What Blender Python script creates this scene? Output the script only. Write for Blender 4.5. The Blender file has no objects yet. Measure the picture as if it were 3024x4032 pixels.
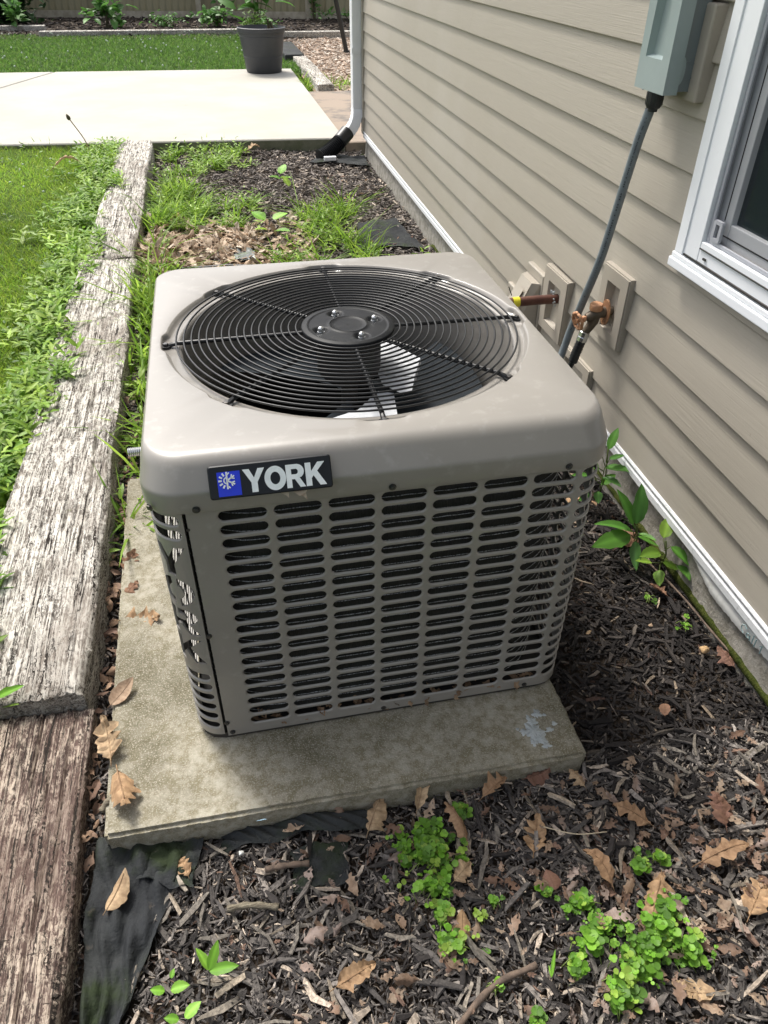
import bpy, math, random
import numpy as np
from mathutils import Vector, Matrix
from mathutils.geometry import delaunay_2d_cdt
R = random.Random(7)
N = np.random.default_rng(11)
PI = math.pi
sc = bpy.context.scene
COL = sc.collection

# ------------------------------------------------------------------ camera
cam = bpy.data.cameras.new('camera')
co = bpy.data.objects.new('camera', cam); COL.objects.link(co)
rt = Vector((0.97875395, -0.20489007, 0.00779495)); up = Vector((0.11923290, 0.59967713, 0.79130958)); fw = Vector((0.16680593, 0.77356797, -0.61136600))
m = Matrix((rt, up, -fw)).transposed().to_4x4(); m.translation = Vector((-0.275213, -1.093009, 0.873522)); co.matrix_world = m
cam.sensor_fit = 'VERTICAL'; cam.sensor_height = 36.0; cam.sensor_width = 27.0; cam.lens = 2946.8 / 4032 * 36; cam.clip_start = 0.02; cam.clip_end = 400
sc.camera = co
# ------------------------------------------------------------------ light
SUN_EL, SUN_AZ = math.radians(56), math.radians(158)      # azimuth measured from +x towards +y
sd = Vector((math.cos(SUN_EL) * math.cos(SUN_AZ - PI / 4), math.cos(SUN_EL) * math.sin(SUN_AZ - PI / 4), math.sin(SUN_EL)))
w = bpy.data.worlds.new('World'); sc.world = w; w.use_nodes = True
nt = w.node_tree; bg = nt.nodes['Background']
sky = nt.nodes.new('ShaderNodeTexSky'); sky.sky_type = 'NISHITA'; sky.sun_disc = False
sky.sun_elevation = SUN_EL; sky.sun_rotation = PI / 2 - math.atan2(sd.y, sd.x); sky.altitude = 0
sky.air_density = 1.0; sky.dust_density = 5.0; sky.ozone_density = 0.6
hsv = nt.nodes.new('ShaderNodeHueSaturation'); hsv.inputs['Saturation'].default_value = 0.45      # thin high cloud whitens the sky
nt.links.new(sky.outputs[0], hsv.inputs['Color']); nt.links.new(hsv.outputs[0], bg.inputs[0]); bg.inputs[1].default_value = 0.15
sl = bpy.data.lights.new('sun', 'SUN'); sl.energy = 2.0; sl.angle = math.radians(13); sl.color = (1.0, 0.965, 0.90)
so = bpy.data.objects.new('sun', sl); COL.objects.link(so); so.rotation_euler = sd.to_track_quat('Z', 'Y').to_euler()
sc.view_settings.view_transform = 'Standard'; sc.view_settings.look = 'None'; sc.view_settings.gamma = 1
sc.view_settings.use_curve_mapping = False; sc.view_settings.exposure = 0.85

# ------------------------------------------------------------------ materials
def rgb(c): return (c[0], c[1], c[2], 1.0)
def mat(name, c1, c2=None, scale=8, rough=0.6, metal=0.0, bump=0.0, bscale=None, stretch=(1, 1, 1), attr=None, coat=0.0,
        lo=0.35, hi=0.65, detail=6, bdist=0.01, c3=None, s3=60, l3=0.62, h3=0.7, f3=1.0, trans=0.0, spec=0.5, c4=None, s4=2, l4=0.5, h4=0.7, f4=1.0, st4=None, subs=None):
    m = bpy.data.materials.new(name); m.use_nodes = True; t = m.node_tree; b = t.nodes['Principled BSDF']; L = t.links.new
    b.inputs['Roughness'].default_value = rough; b.inputs['Metallic'].default_value = metal
    b.inputs['Coat Weight'].default_value = coat; b.inputs['Specular IOR Level'].default_value = spec
    tc = t.nodes.new('ShaderNodeTexCoord')
    def mapped(s):
        mp = t.nodes.new('ShaderNodeMapping'); mp.inputs['Scale'].default_value = s; L(tc.outputs['Object'], mp.inputs[0]); return mp.outputs[0]
    def ramp_noise(sc_, lo, hi, st=stretch, det=detail):
        n = t.nodes.new('ShaderNodeTexNoise'); n.inputs['Scale'].default_value = sc_; n.inputs['Detail'].default_value = det; n.inputs['Roughness'].default_value = 0.62
        L(mapped(st), n.inputs['Vector'])
        mr = t.nodes.new('ShaderNodeMapRange'); mr.interpolation_type = 'SMOOTHSTEP'; mr.inputs[1].default_value = lo; mr.inputs[2].default_value = hi
        L(n.outputs[0], mr.inputs[0]); return mr.outputs[0], n.outputs[0]
    def mix(f, a, c):
        x = t.nodes.new('ShaderNodeMix'); x.data_type = 'RGBA'
        if isinstance(f, float): x.inputs[0].default_value = f
        else: L(f, x.inputs[0])
        for s, v in ((6, a), (7, c)):
            if isinstance(v, tuple): x.inputs[s].default_value = rgb(v)
            else: L(v, x.inputs[s])
        return x.outputs[2]
    def mul(a, k):
        x = t.nodes.new('ShaderNodeMath'); x.operation = 'MULTIPLY'; L(a, x.inputs[0]); x.inputs[1].default_value = k; return x.outputs[0]
    col = c1
    if attr:
        a = t.nodes.new('ShaderNodeAttribute'); a.attribute_name = attr; col = a.outputs['Color']
    if c2 is not None:
        f, _ = ramp_noise(scale, lo, hi)
        col = mix(f, col, c2) if not attr else mix(mul(f, 0.5), col, c2)
    if c4 is not None:
        f, _ = ramp_noise(s4, l4, h4, st4 or (1, 1, 1)); col = mix(mul(f, f4), col, c4)
    if c3 is not None:
        f, _ = ramp_noise(s3, l3, h3, (1, 1, 1), 3); col = mix(mul(f, f3), col, c3)
    if isinstance(col, tuple): b.inputs['Base Color'].default_value = rgb(col)
    else: L(col, b.inputs['Base Color'])
    if bump:
        n = t.nodes.new('ShaderNodeTexNoise'); n.inputs['Scale'].default_value = bscale or scale; n.inputs['Detail'].default_value = 8; n.inputs['Roughness'].default_value = 0.6
        L(mapped(stretch), n.inputs['Vector'])
        bp = t.nodes.new('ShaderNodeBump'); bp.inputs['Strength'].default_value = bump; bp.inputs['Distance'].default_value = bdist
        L(n.outputs[0], bp.inputs['Height']); L(bp.outputs[0], b.inputs['Normal'])
    if trans:
        tr = t.nodes.new('ShaderNodeBsdfTranslucent'); ms = t.nodes.new('ShaderNodeMixShader'); ms.inputs[0].default_value = trans
        if isinstance(col, tuple): tr.inputs[0].default_value = rgb(col)
        else: L(col, tr.inputs[0])
        L(b.outputs[0], ms.inputs[1]); L(tr.outputs[0], ms.inputs[2]); L(ms.outputs[0], t.nodes['Material Output'].inputs[0])
    return m

TAUPE = (0.262, 0.246, 0.222)
M_cab = mat('cabinet_paint', TAUPE, (0.243, 0.228, 0.205), scale=3, rough=0.36, coat=0.25, bump=0.12, bscale=9, bdist=0.004, c3=(0.40, 0.38, 0.35), s3=30, l3=0.55, h3=0.74, f3=0.28, c4=(0.16, 0.145, 0.12), s4=130, l4=0.70, h4=0.76, f4=0.55)
M_black = mat('black_steel', (0.012, 0.013, 0.014), (0.02, 0.021, 0.022), scale=40, rough=0.34, spec=0.32)
M_hub = mat('hub_steel', (0.008, 0.009, 0.011), (0.015, 0.016, 0.017), scale=25, rough=0.45, spec=0.14, c3=(0.04, 0.04, 0.038), s3=60, l3=0.6, h3=0.75, f3=0.5)
M_screw = mat('screw_steel', (0.05, 0.055, 0.06), (0.10, 0.09, 0.08), scale=120, rough=0.4, metal=0.6)
M_nut = mat('bright_nut', (0.75, 0.76, 0.76), rough=0.22, metal=0.9)
M_blade = mat('fan_blade_paint', (0.012, 0.018, 0.024), (0.020, 0.027, 0.034), scale=10, rough=0.6, spec=0.25, c3=(0.05, 0.055, 0.055), s3=35, l3=0.6, h3=0.75, f3=0.4)
M_galv = mat('galvanised_sheet', (0.72, 0.74, 0.77), (0.60, 0.62, 0.65), scale=30, rough=0.5, metal=0.1, c3=(0.35, 0.24, 0.17), s3=14, l3=0.66, h3=0.8, f3=0.7)
M_coil = mat('coil_fins', (0.022, 0.022, 0.021), (0.045, 0.044, 0.041), scale=6, rough=0.8, spec=0.2, bump=0.7, bscale=1, stretch=(260, 260, 14), bdist=0.003)
M_tube = mat('coil_tube_metal', (0.55, 0.56, 0.56), (0.06, 0.06, 0.06), scale=260, rough=0.45, metal=0.4)
M_dark = mat('dark_pan', (0.02, 0.02, 0.018), (0.035, 0.03, 0.025), scale=14, rough=0.7)
M_slab = mat('slab_concrete', (0.215, 0.19, 0.125), (0.37, 0.345, 0.275), scale=46, rough=0.92, bump=0.8, bscale=170, bdist=0.004, c3=(0.42, 0.39, 0.32), s3=330, l3=0.48, h3=0.70, f3=0.8, c4=(0.075, 0.066, 0.032), s4=3.0, l4=0.38, h4=0.72, f4=0.8)
M_lichen = mat('grey_lichen', (0.50, 0.53, 0.52), (0.38, 0.41, 0.41), scale=60, rough=0.85, bump=0.9, bscale=130, bdist=0.004)
M_patio = mat('patio_concrete', (0.40, 0.385, 0.345), (0.36, 0.345, 0.30), scale=1.4, rough=0.9, bump=0.15, bscale=120, bdist=0.002, c3=(0.29, 0.27, 0.22), s3=9, l3=0.62, h3=0.75, f3=0.35, c4=(0.40, 0.36, 0.28), s4=2.4, l4=0.5, h4=0.8, f4=0.5)
M_patioedge = mat('patio_edge', (0.17, 0.17, 0.12), (0.11, 0.12, 0.07), scale=9, rough=0.95, bump=0.4, bscale=60)
M_oldwalk = mat('old_walk', (0.27, 0.215, 0.165), (0.13, 0.115, 0.10), scale=2.2, rough=0.9, lo=0.45, hi=0.6, bump=0.3, bscale=60)
M_found = mat('foundation_concrete', (0.34, 0.32, 0.28), (0.20, 0.185, 0.15), scale=22, rough=0.95, bump=0.9, bscale=90, bdist=0.006, c3=(0.30, 0.28, 0.25), s3=90, l3=0.58, h3=0.68)
M_moss = mat('moss', (0.045, 0.06, 0.014), (0.075, 0.085, 0.02), scale=40, rough=1, bump=1.0, bscale=160, bdist=0.006, spec=0.1)
SID = (0.395, 0.358, 0.295)
M_side = mat('vinyl_siding', SID, (0.37, 0.335, 0.277), scale=2, rough=0.55, bump=0.5, bscale=1.0, stretch=(60, 5, 330), bdist=0.0022, c3=(0.20, 0.175, 0.145), s3=75, l3=0.70, h3=0.76, f3=0.5, c4=(0.43, 0.40, 0.35), s4=1.2, l4=0.45, h4=0.7, f4=0.5)
M_sidetrim = mat('vinyl_accessory', (0.375, 0.338, 0.28), (0.35, 0.315, 0.262), scale=5, rough=0.5)
M_white = mat('white_vinyl', (0.80, 0.82, 0.84), (0.77, 0.79, 0.81), scale=4, rough=0.42, c3=(0.46, 0.46, 0.44), s3=38, l3=0.68, h3=0.82, f3=0.35)
M_whitedirty = mat('white_vinyl_dusty', (0.72, 0.73, 0.74), (0.50, 0.52, 0.52), scale=70, lo=0.5, hi=0.75, rough=0.6)
M_paper = mat('white_backing', (0.66, 0.66, 0.63), (0.45, 0.44, 0.40), scale=20, lo=0.5, hi=0.75, rough=0.8)
M_ink = mat('faded_green_ink', (0.13, 0.24, 0.24), (0.30, 0.38, 0.38), scale=150, rough=0.8)
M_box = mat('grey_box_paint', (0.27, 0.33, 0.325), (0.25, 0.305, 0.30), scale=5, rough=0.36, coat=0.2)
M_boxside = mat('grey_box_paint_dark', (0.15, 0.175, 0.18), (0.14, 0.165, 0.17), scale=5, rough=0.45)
M_condk = mat('black_plastic', (0.02, 0.021, 0.022), rough=0.5)
M_print = mat('black_print', (0.03, 0.035, 0.04), rough=0.6)
M_cond = mat('conduit_grey', (0.175, 0.205, 0.22), (0.145, 0.17, 0.185), scale=50, rough=0.5)
M_copper = mat('aged_copper', (0.125, 0.05, 0.03), (0.085, 0.03, 0.02), scale=22, rough=0.6, metal=0.2)
M_yellow = mat('yellow_tape', (0.75, 0.68, 0.03), (0.62, 0.52, 0.03), scale=40, rough=0.5)
M_bronze = mat('bronze_casting', (0.55, 0.30, 0.17), (0.42, 0.22, 0.12), scale=70, rough=0.5, metal=0.45, bump=0.2, bscale=200, bdist=0.001)
M_valve = mat('dark_brass', (0.085, 0.07, 0.05), (0.13, 0.10, 0.07), scale=40, rough=0.55, metal=0.4)
M_chrome = mat('plated_coupling', (0.62, 0.63, 0.63), rough=0.25, metal=0.9)
M_hose = mat('black_rubber', (0.012, 0.013, 0.015), rough=0.4)
M_soil = mat('dark_soil', (0.030, 0.022, 0.016), (0.06, 0.045, 0.033), scale=26, rough=1, bump=1.0, bscale=60, bdist=0.02, spec=0.2)
M_lawnsoil = mat('lawn_soil', (0.075, 0.12, 0.025), (0.05, 0.085, 0.018), scale=6, rough=1, bump=1, bscale=50, bdist=0.03, spec=0.1)
M_chip = mat('mulch_chip', (0.05, 0.04, 0.03), (0.018, 0.016, 0.015), attr='col', scale=1, stretch=(140, 140, 140), rough=0.85, bump=0.5, bscale=3.0, bdist=0.003, spec=0.25)
M_grass = mat('grass_blade', (0.1, 0.2, 0.03), attr='col', rough=0.55, trans=0.55, spec=0.3)
M_leaf = mat('weed_leaf', (0.1, 0.2, 0.03), attr='col', rough=0.5, trans=0.35, spec=0.35)
M_dead = mat('dead_leaf', (0.3, 0.2, 0.1), (0.16, 0.09, 0.05), attr='col', scale=60, rough=0.75, trans=0.15, spec=0.25, bump=0.4, bscale=120, bdist=0.002)
M_fabric = mat('landscape_fabric', (0.022, 0.024, 0.027), (0.036, 0.039, 0.039), scale=5, rough=0.8, spec=0.2, bump=0.8, bscale=28, bdist=0.012, c3=(0.12, 0.10, 0.08), s3=30, l3=0.64, h3=0.75, f3=0.4, c4=(0.022, 0.032, 0.014), s4=7, l4=0.5, h4=0.7)
M_planter = mat('planter_plastic', (0.038, 0.041, 0.047), (0.045, 0.048, 0.053), scale=8, rough=0.55)
M_fence = mat('fence_wood', (0.33, 0.295, 0.19), (0.20, 0.185, 0.115), scale=3, stretch=(6, 6, 0.8), rough=0.9, bump=0.4, bscale=8)
M_fencerail = mat('fence_rail_wood', (0.46, 0.41, 0.32), (0.32, 0.28, 0.21), scale=6, rough=0.9)
M_bark = mat('shrub_stem', (0.10, 0.085, 0.05), rough=0.9)
M_glass = bpy.data.materials.new('window_glass'); M_glass.use_nodes = True
_b = M_glass.node_tree.nodes['Principled BSDF']; _b.inputs['Base Color'].default_value = (0.012, 0.035, 0.035, 1); _b.inputs['Roughness'].default_value = 0.03; _b.inputs['Transmission Weight'].default_value = 0.35; _b.inputs['IOR'].default_value = 1.25
M_room = mat('dark_room', (0.008, 0.02, 0.018), (0.01, 0.045, 0.02), scale=3, rough=0.9)
M_cover = mat('crumpled_film', (0.03, 0.06, 0.06), (0.10, 0.16, 0.16), scale=14, rough=0.3, bump=1.0, bscale=12, bdist=0.05)
M_screen = bpy.data.materials.new('insect_screen'); M_screen.use_nodes = True
_t = M_screen.node_tree; _b = _t.nodes['Principled BSDF']; _b.inputs['Base Color'].default_value = (0.03, 0.03, 0.036, 1); _b.inputs['Roughness'].default_value = 0.8
_tr = _t.nodes.new('ShaderNodeBsdfTransparent'); _ms = _t.nodes.new('ShaderNodeMixShader'); _b.inputs['Specular IOR Level'].default_value = 0.0; _ms.inputs[0].default_value = 0.36
_t.links.new(_tr.outputs[0], _ms.inputs[1]); _t.links.new(_b.outputs[0], _ms.inputs[2]); _t.links.new(_ms.outputs[0], _t.nodes['Material Output'].inputs[0])
M_screenfr = mat('screen_frame', (0.36, 0.37, 0.40), rough=0.5)
M_badge = mat('badge_black', (0.008, 0.010, 0.013), rough=0.45, spec=0.3)
M_blue = mat('badge_blue', (0.004, 0.03, 0.62), rough=0.4)
M_letter = mat('badge_white', (0.80, 0.84, 0.84), (0.70, 0.75, 0.75), scale=60, rough=0.45)

def tie_mat(name, dark, mid, light, lb):
    """weathered railway tie: long grain along local y, checks, patches of bleached fibre"""
    m = bpy.data.materials.new(name); m.use_nodes = True; t = m.node_tree; b = t.nodes['Principled BSDF']; L = t.links.new
    b.inputs['Roughness'].default_value = 0.9; b.inputs['Specular IOR Level'].default_value = 0.25
    tc = t.nodes.new('ShaderNodeTexCoord')
    def noise(s, st, det=8, dist=0.0, rg=0.65):
        mp = t.nodes.new('ShaderNodeMapping'); mp.inputs['Scale'].default_value = st; L(tc.outputs['Object'], mp.inputs[0])
        n = t.nodes.new('ShaderNodeTexNoise'); n.inputs['Scale'].default_value = s; n.inputs['Detail'].default_value = det; n.inputs['Distortion'].default_value = dist; n.inputs['Roughness'].default_value = rg
        L(mp.outputs[0], n.inputs['Vector']); return n.outputs[0]
    def rng(x, lo, hi):
        r = t.nodes.new('ShaderNodeMapRange'); r.interpolation_type = 'SMOOTHSTEP'; r.inputs[1].default_value = lo; r.inputs[2].default_value = hi; L(x, r.inputs[0]); return r.outputs[0]
    def mix(f, a, c):
        x = t.nodes.new('ShaderNodeMix'); x.data_type = 'RGBA'; L(f, x.inputs[0])
        for s, v in ((6, a), (7, c)):
            if isinstance(v, tuple): x.inputs[s].default_value = rgb(v)
            else: L(v, x.inputs[s])
        return x.outputs[2]
    def mth(op, a, c):
        x = t.nodes.new('ShaderNodeMath'); x.operation = op
        for i, v in enumerate((a, c)):
            if isinstance(v, (int, float)): x.inputs[i].default_value = v
            else: L(v, x.inputs[i])
        return x.outputs[0]
    fib = noise(1.0, (210, 7, 210), 6, 0.8); patch = noise(1.0, (48, 22, 48), 9, 1.0, 0.75); broad = noise(2.2, (1.5, 1, 1.5), 3)
    chk = noise(1.0, (78, 2.6, 78), 4, 0.9); chk2 = noise(1.0, (30, 1.1, 30), 5, 1.4); dent = noise(1.0, (26, 75, 26), 5, 1.0)
    f1 = rng(mth('ADD', mth('MULTIPLY', fib, 0.5), mth('MULTIPLY', patch, 0.5)), 0.45 + lb, 0.57 + lb)
    f2 = rng(fib, 0.30, 0.62)
    base = mix(f2, dark, mid); c = mix(f1, base, light)
    c = mix(mth('MULTIPLY', rng(broad, 0.52, 0.68), 0.6), c, mid)
    crack = mth('MAXIMUM', rng(chk, 0.385, 0.355), rng(mth('ABSOLUTE', mth('SUBTRACT', chk2, 0.5), 0), 0.010, 0.004)); crack = mth('MAXIMUM', crack, mth('MULTIPLY', rng(dent, 0.36, 0.30), 0.75))
    c = mix(crack, c, (0.035, 0.028, 0.023)); L(c, b.inputs['Base Color'])
    h = mth('SUBTRACT', mth('ADD', mth('MULTIPLY', fib, 0.5), mth('MULTIPLY', patch, 0.9)), mth('MULTIPLY', crack, 1.6))
    bp = t.nodes.new('ShaderNodeBump'); bp.inputs['Strength'].default_value = 0.9; bp.inputs['Distance'].default_value = 0.010; L(h, bp.inputs['Height']); L(bp.outputs[0], b.inputs['Normal'])
    return m
M_tieg = tie_mat('tie_grey', (0.10, 0.088, 0.075), (0.25, 0.215, 0.18), (0.70, 0.67, 0.60), -0.02)
M_tieb = tie_mat('tie_brown', (0.055, 0.038, 0.033), (0.15, 0.10, 0.082), (0.54, 0.45, 0.36), 0.008)

# ------------------------------------------------------------------ mesh helpers
class MB:
    def __init__(s): s.v = []; s.f = []; s.c = None
    def add(s, vs, fs):
        o = len(s.v); s.v += [tuple(p) for p in vs]; s.f += [tuple(i + o for i in f) for f in fs]
    def box(s, x0, x1, y0, y1, z0, z1, bev=0.0):
        if bev <= 0:
            s.add([(x, y, z) for z in (z0, z1) for y in (y0, y1) for x in (x0, x1)], [(0, 2, 3, 1), (4, 5, 7, 6), (0, 1, 5, 4), (2, 6, 7, 3), (0, 4, 6, 2), (1, 3, 7, 5)]); return s
        b = bev; cx, cy, cz = (x0 + x1) / 2, (y0 + y1) / 2, (z0 + z1) / 2
        import bmesh
        bm = bmesh.new(); bmesh.ops.create_cube(bm, size=1)
        for q in bm.verts: q.co = Vector((cx + q.co.x * (x1 - x0), cy + q.co.y * (y1 - y0), cz + q.co.z * (z1 - z0)))
        bmesh.ops.bevel(bm, geom=bm.edges[:], offset=b, segments=2, affect='EDGES', profile=0.5)
        bm.verts.index_update(); s.add([q.co[:] for q in bm.verts], [[q.index for q in f.verts] for f in bm.faces]); bm.free(); return s
    def tube(s, pts, r, n=8, cap=True, closed=False):
        P = [Vector(p) for p in pts]; rr = r if isinstance(r, (list, tuple)) else [r] * len(P); o = len(s.v); k = len(P)
        ref = Vector((0, 0, 1)); prev = None
        for i, p in enumerate(P):
            a = P[(i - 1) % k] if (closed or i > 0) else p; c = P[(i + 1) % k] if (closed or i < k - 1) else p
            d = (c - a).normalized()
            u = prev if prev is not None else (ref if abs(d.z) < 0.9 else Vector((1, 0, 0)))
            u = (u - d * u.dot(d)).normalized(); prev = u; v = d.cross(u)
            for j in range(n):
                an = 2 * PI * j / n; s.v.append(tuple(p + (u * math.cos(an) + v * math.sin(an)) * rr[i]))
        for i in range(k if closed else k - 1):
            i2 = (i + 1) % k
            for j in range(n): s.f.append((o + i * n + j, o + i * n + (j + 1) % n, o + i2 * n + (j + 1) % n, o + i2 * n + j))
        if cap and not closed: s.f.append(tuple(o + j for j in range(n))[::-1]); s.f.append(tuple(o + (k - 1) * n + j for j in range(n)))
        return s
    def lathe(s, prof, c=(0, 0, 0), axis=(0, 0, 1), n=32, a0=0.0, capb=False, capt=False):
        ax = Vector(axis).normalized(); u = Vector((1, 0, 0)) if abs(ax.x) < 0.9 else Vector((0, 1, 0)); u = (u - ax * u.dot(ax)).normalized(); v = ax.cross(u); c = Vector(c); o = len(s.v)
        for r, h in prof:
            for j in range(n):
                an = a0 + 2 * PI * j / n; s.v.append(tuple(c + ax * h + (u * math.cos(an) + v * math.sin(an)) * r))
        for i in range(len(prof) - 1):
            for j in range(n): s.f.append((o + i * n + j, o + i * n + (j + 1) % n, o + (i + 1) * n + (j + 1) % n, o + (i + 1) * n + j))
        if capb: s.f.append(tuple(o + j for j in range(n))[::-1])
        if capt: s.f.append(tuple(o + (len(prof) - 1) * n + j for j in range(n)))
        return s
    def prism(s, poly, f, d0, d1, holes=()):
        """poly in 2D, f(u, v, d) -> xyz, extruded from depth d0 (front) to d1"""
        loops = [list(poly)] + [list(h) for h in holes]; V = []; E = []
        for lp in loops:
            o = len(V); V += lp; E += [(o + i, o + (i + 1) % len(lp)) for i in range(len(lp))]
        r = delaunay_2d_cdt([Vector(p) for p in V], E, [], 0, 1e-7)
        vs, fs = r[0], r[2]
        keep = [t for t in fs if inside(sum((vs[i] for i in t), Vector((0, 0))) / 3, loops[0]) and not any(inside(sum((vs[i] for i in t), Vector((0, 0))) / 3, h) for h in loops[1:])]
        s.add([f(p.x, p.y, d0) for p in vs], keep); s.add([f(p.x, p.y, d1) for p in vs], [t[::-1] for t in keep])
        for lp in loops:
            k = len(lp); s.add([f(p[0], p[1], d0) for p in lp] + [f(p[0], p[1], d1) for p in lp], [(i, (i + 1) % k, k + (i + 1) % k, k + i) for i in range(k)])
        return s
def inside(p, poly):
    x, y = p[0], p[1]; r = False; n = len(poly); j = n - 1
    for i in range(n):
        xi, yi = poly[i]; xj, yj = poly[j]
        if (yi > y) != (yj > y) and x < (xj - xi) * (y - yi) / (yj - yi) + xi: r = not r
        j = i
    return r
def wloc(o):
    p = Vector((0, 0, 0))
    while o is not None: p += o.location; o = o.parent
    return p
def mk(name, v, f, material, parent=None, smooth=False, colors=None, loc=None, sharp=None):
    me = bpy.data.meshes.new(name); off = wloc(parent) if parent else Vector((0, 0, 0))
    if loc is not None: off = Vector(loc)
    va = np.asarray(v, dtype=np.float64).reshape(-1, 3) - np.array(off)
    if isinstance(f, np.ndarray): f = f.tolist()
    me.from_pydata(va.tolist(), [], f); me.materials.append(material)
    if colors is not None:
        a = me.color_attributes.new('col', 'FLOAT_COLOR', 'POINT'); c4 = np.ones((len(va), 4), dtype=np.float32); c4[:, :3] = colors; a.data.foreach_set('color', c4.ravel())
    if smooth:
        me.polygons.foreach_set('use_smooth', [True] * len(me.polygons))
        if sharp: me.set_sharp_from_angle(angle=math.radians(sharp))
    me.update(); o = bpy.data.objects.new(name, me); COL.objects.link(o)
    if parent: o.parent = parent
    elif loc is not None: o.location = loc
    return o
def part(name, mb, material, parent, smooth=False, sharp=35, label=None, kind=None, colors=None):
    o = mk(name, mb.v, mb.f, material, parent, smooth, colors, sharp=sharp if smooth else None)
    if label: o['label'] = label
    if kind: o['kind'] = kind
    return o
def tag(o, label=None, cat=None, group=None, kind=None):
    if label: o['label'] = label
    if cat: o['category'] = cat
    if group: o['group'] = group
    if kind: o['kind'] = kind
    return o
def thing(name, loc, label, cat, group=None):
    o = bpy.data.objects.new(name, None); COL.objects.link(o); o.location = loc; o.empty_display_size = 0.1
    return tag(o, label, cat, group)
def struct(name, mb, material, smooth=False, loc=None):
    o = mk(name, mb.v, mb.f, material, None, smooth, loc=loc); o['kind'] = 'structure'; return o
def child_copy(src, parent, delta):
    c = src.copy(); COL.objects.link(c); c.parent = parent; c.location = src.location + Vector(delta); return c

GZ = -0.662
def gz(x, y):     # height of the planting bed
    return GZ + 0.010 * np.sin(3.1 * x + 1.3 * y) + 0.008 * np.sin(7.3 * y - 2.1 * x) + 0.006 * np.sin(13 * x + 5)
def WX(y): return 0.9324 + 0.016 * y      # wall plane

# ================================================================== SETTING
g = MB(); nx, ny = 60, 160
xs = np.linspace(-60, 60, 2); g.add([(-150, -40, -0.70), (150, -40, -0.70), (150, 200, -0.70), (-150, 200, -0.70)], [(0, 1, 2, 3)])
struct('ground', g, M_lawnsoil)
# planting bed sheet
X = np.linspace(-0.86, 0.98, 47); Y = np.linspace(-1.4, 6.4, 160); vx, vy = np.meshgrid(X, Y); vz = gz(vx, vy) - 0.006 + N.normal(0, 0.002, vx.shape)
v = np.c_[vx.ravel(), vy.ravel(), vz.ravel()]; f = [(j * 47 + i, j * 47 + i + 1, (j + 1) * 47 + i + 1, (j + 1) * 47 + i) for j in range(159) for i in range(46)]
o = mk('mulch_bed_soil', v, f, M_soil, None, True); o['kind'] = 'structure'
# left lawn sheet
X = np.linspace(-9, -1.0, 60); Y = np.linspace(-3, 6.35, 90); vx, vy = np.meshgrid(X, Y); vz = -0.605 + 0.012 * np.sin(2 * vx + vy) + N.normal(0, 0.004, vx.shape)
v = np.c_[vx.ravel(), vy.ravel(), vz.ravel()]; f = [(j * 60 + i, j * 60 + i + 1, (j + 1) * 60 + i + 1, (j + 1) * 60 + i) for j in range(89) for i in range(59)]
o = mk('left_lawn_ground', v, f, M_lawnsoil, None, True); o['kind'] = 'structure'
# far lawn sheet
g = MB(); g.add([(-14, 10.3, -0.62), (1.05, 10.35, -0.62), (1.10, 14.6, -0.62), (-14, 15.9, -0.62)], [(0, 1, 2, 3)]); struct('far_lawn_ground', g, M_lawnsoil)
g = MB(); g.add([(-14, 15.8, -0.60), (1.2, 14.6, -0.60), (4.5, 14.9, -0.60), (4.5, 22, -0.60), (-14, 24, -0.60)], [(0, 1, 2, 3, 4)]); struct('back_bed_soil', g, M_soil)
# patio: two slabs with a joint
def slab_poly(poly, z0, z1, b=0.008):
    s = MB(); n = len(poly); c = Vector((sum(p[0] for p in poly) / n, sum(p[1] for p in poly) / n))
    ins = [tuple(Vector(p) + (c - Vector(p)).normalized() * b * 1.4) for p in poly]
    s.add([(p[0], p[1], z0) for p in poly] + [(p[0], p[1], z1 - b) for p in poly] + [(p[0], p[1], z1) for p in ins],
          [tuple(range(2 * n, 3 * n))] + [(i, (i + 1) % n, n + (i + 1) % n, n + i) for i in range(n)] + [(n + i, n + (i + 1) % n, 2 * n + (i + 1) % n, 2 * n + i) for i in range(n)])
    return s
pm = slab_poly([(-3.612, 6.43), (0.885, 6.10), (0.885, 10.45), (-2.122, 10.58)], -0.70, -0.56)
struct('patio', pm, M_patio)
pm = slab_poly([(-8.5, 6.6), (-3.640, 6.43), (-2.150, 10.58), (-8.5, 10.8)], -0.70, -0.56)
struct('patio_second_pour', pm, M_patio)
# mossy front face of the patio, proud of it
jn = MB(); jn.add([(-3.66, 6.44, -0.580), (-3.60, 6.44, -0.580), (-2.11, 10.57, -0.580), (-2.17, 10.57, -0.580)], [(0, 1, 2, 3)]); struct('patio_joint', jn, M_soil)
pe = MB(); pe.add([(-3.6, 6.42, -0.70), (0.88, 6.092, -0.70), (0.88, 6.092, -0.572), (-3.6, 6.42, -0.572)], [(0, 1, 2, 3)]); struct('patio_edge', pe, M_patioedge)
ow = slab_poly([(0.90, 6.12), (2.6, 6.05), (2.6, 8.85), (0.90, 8.86)], -0.70, -0.60); struct('old_walk', ow, M_oldwalk)

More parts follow.
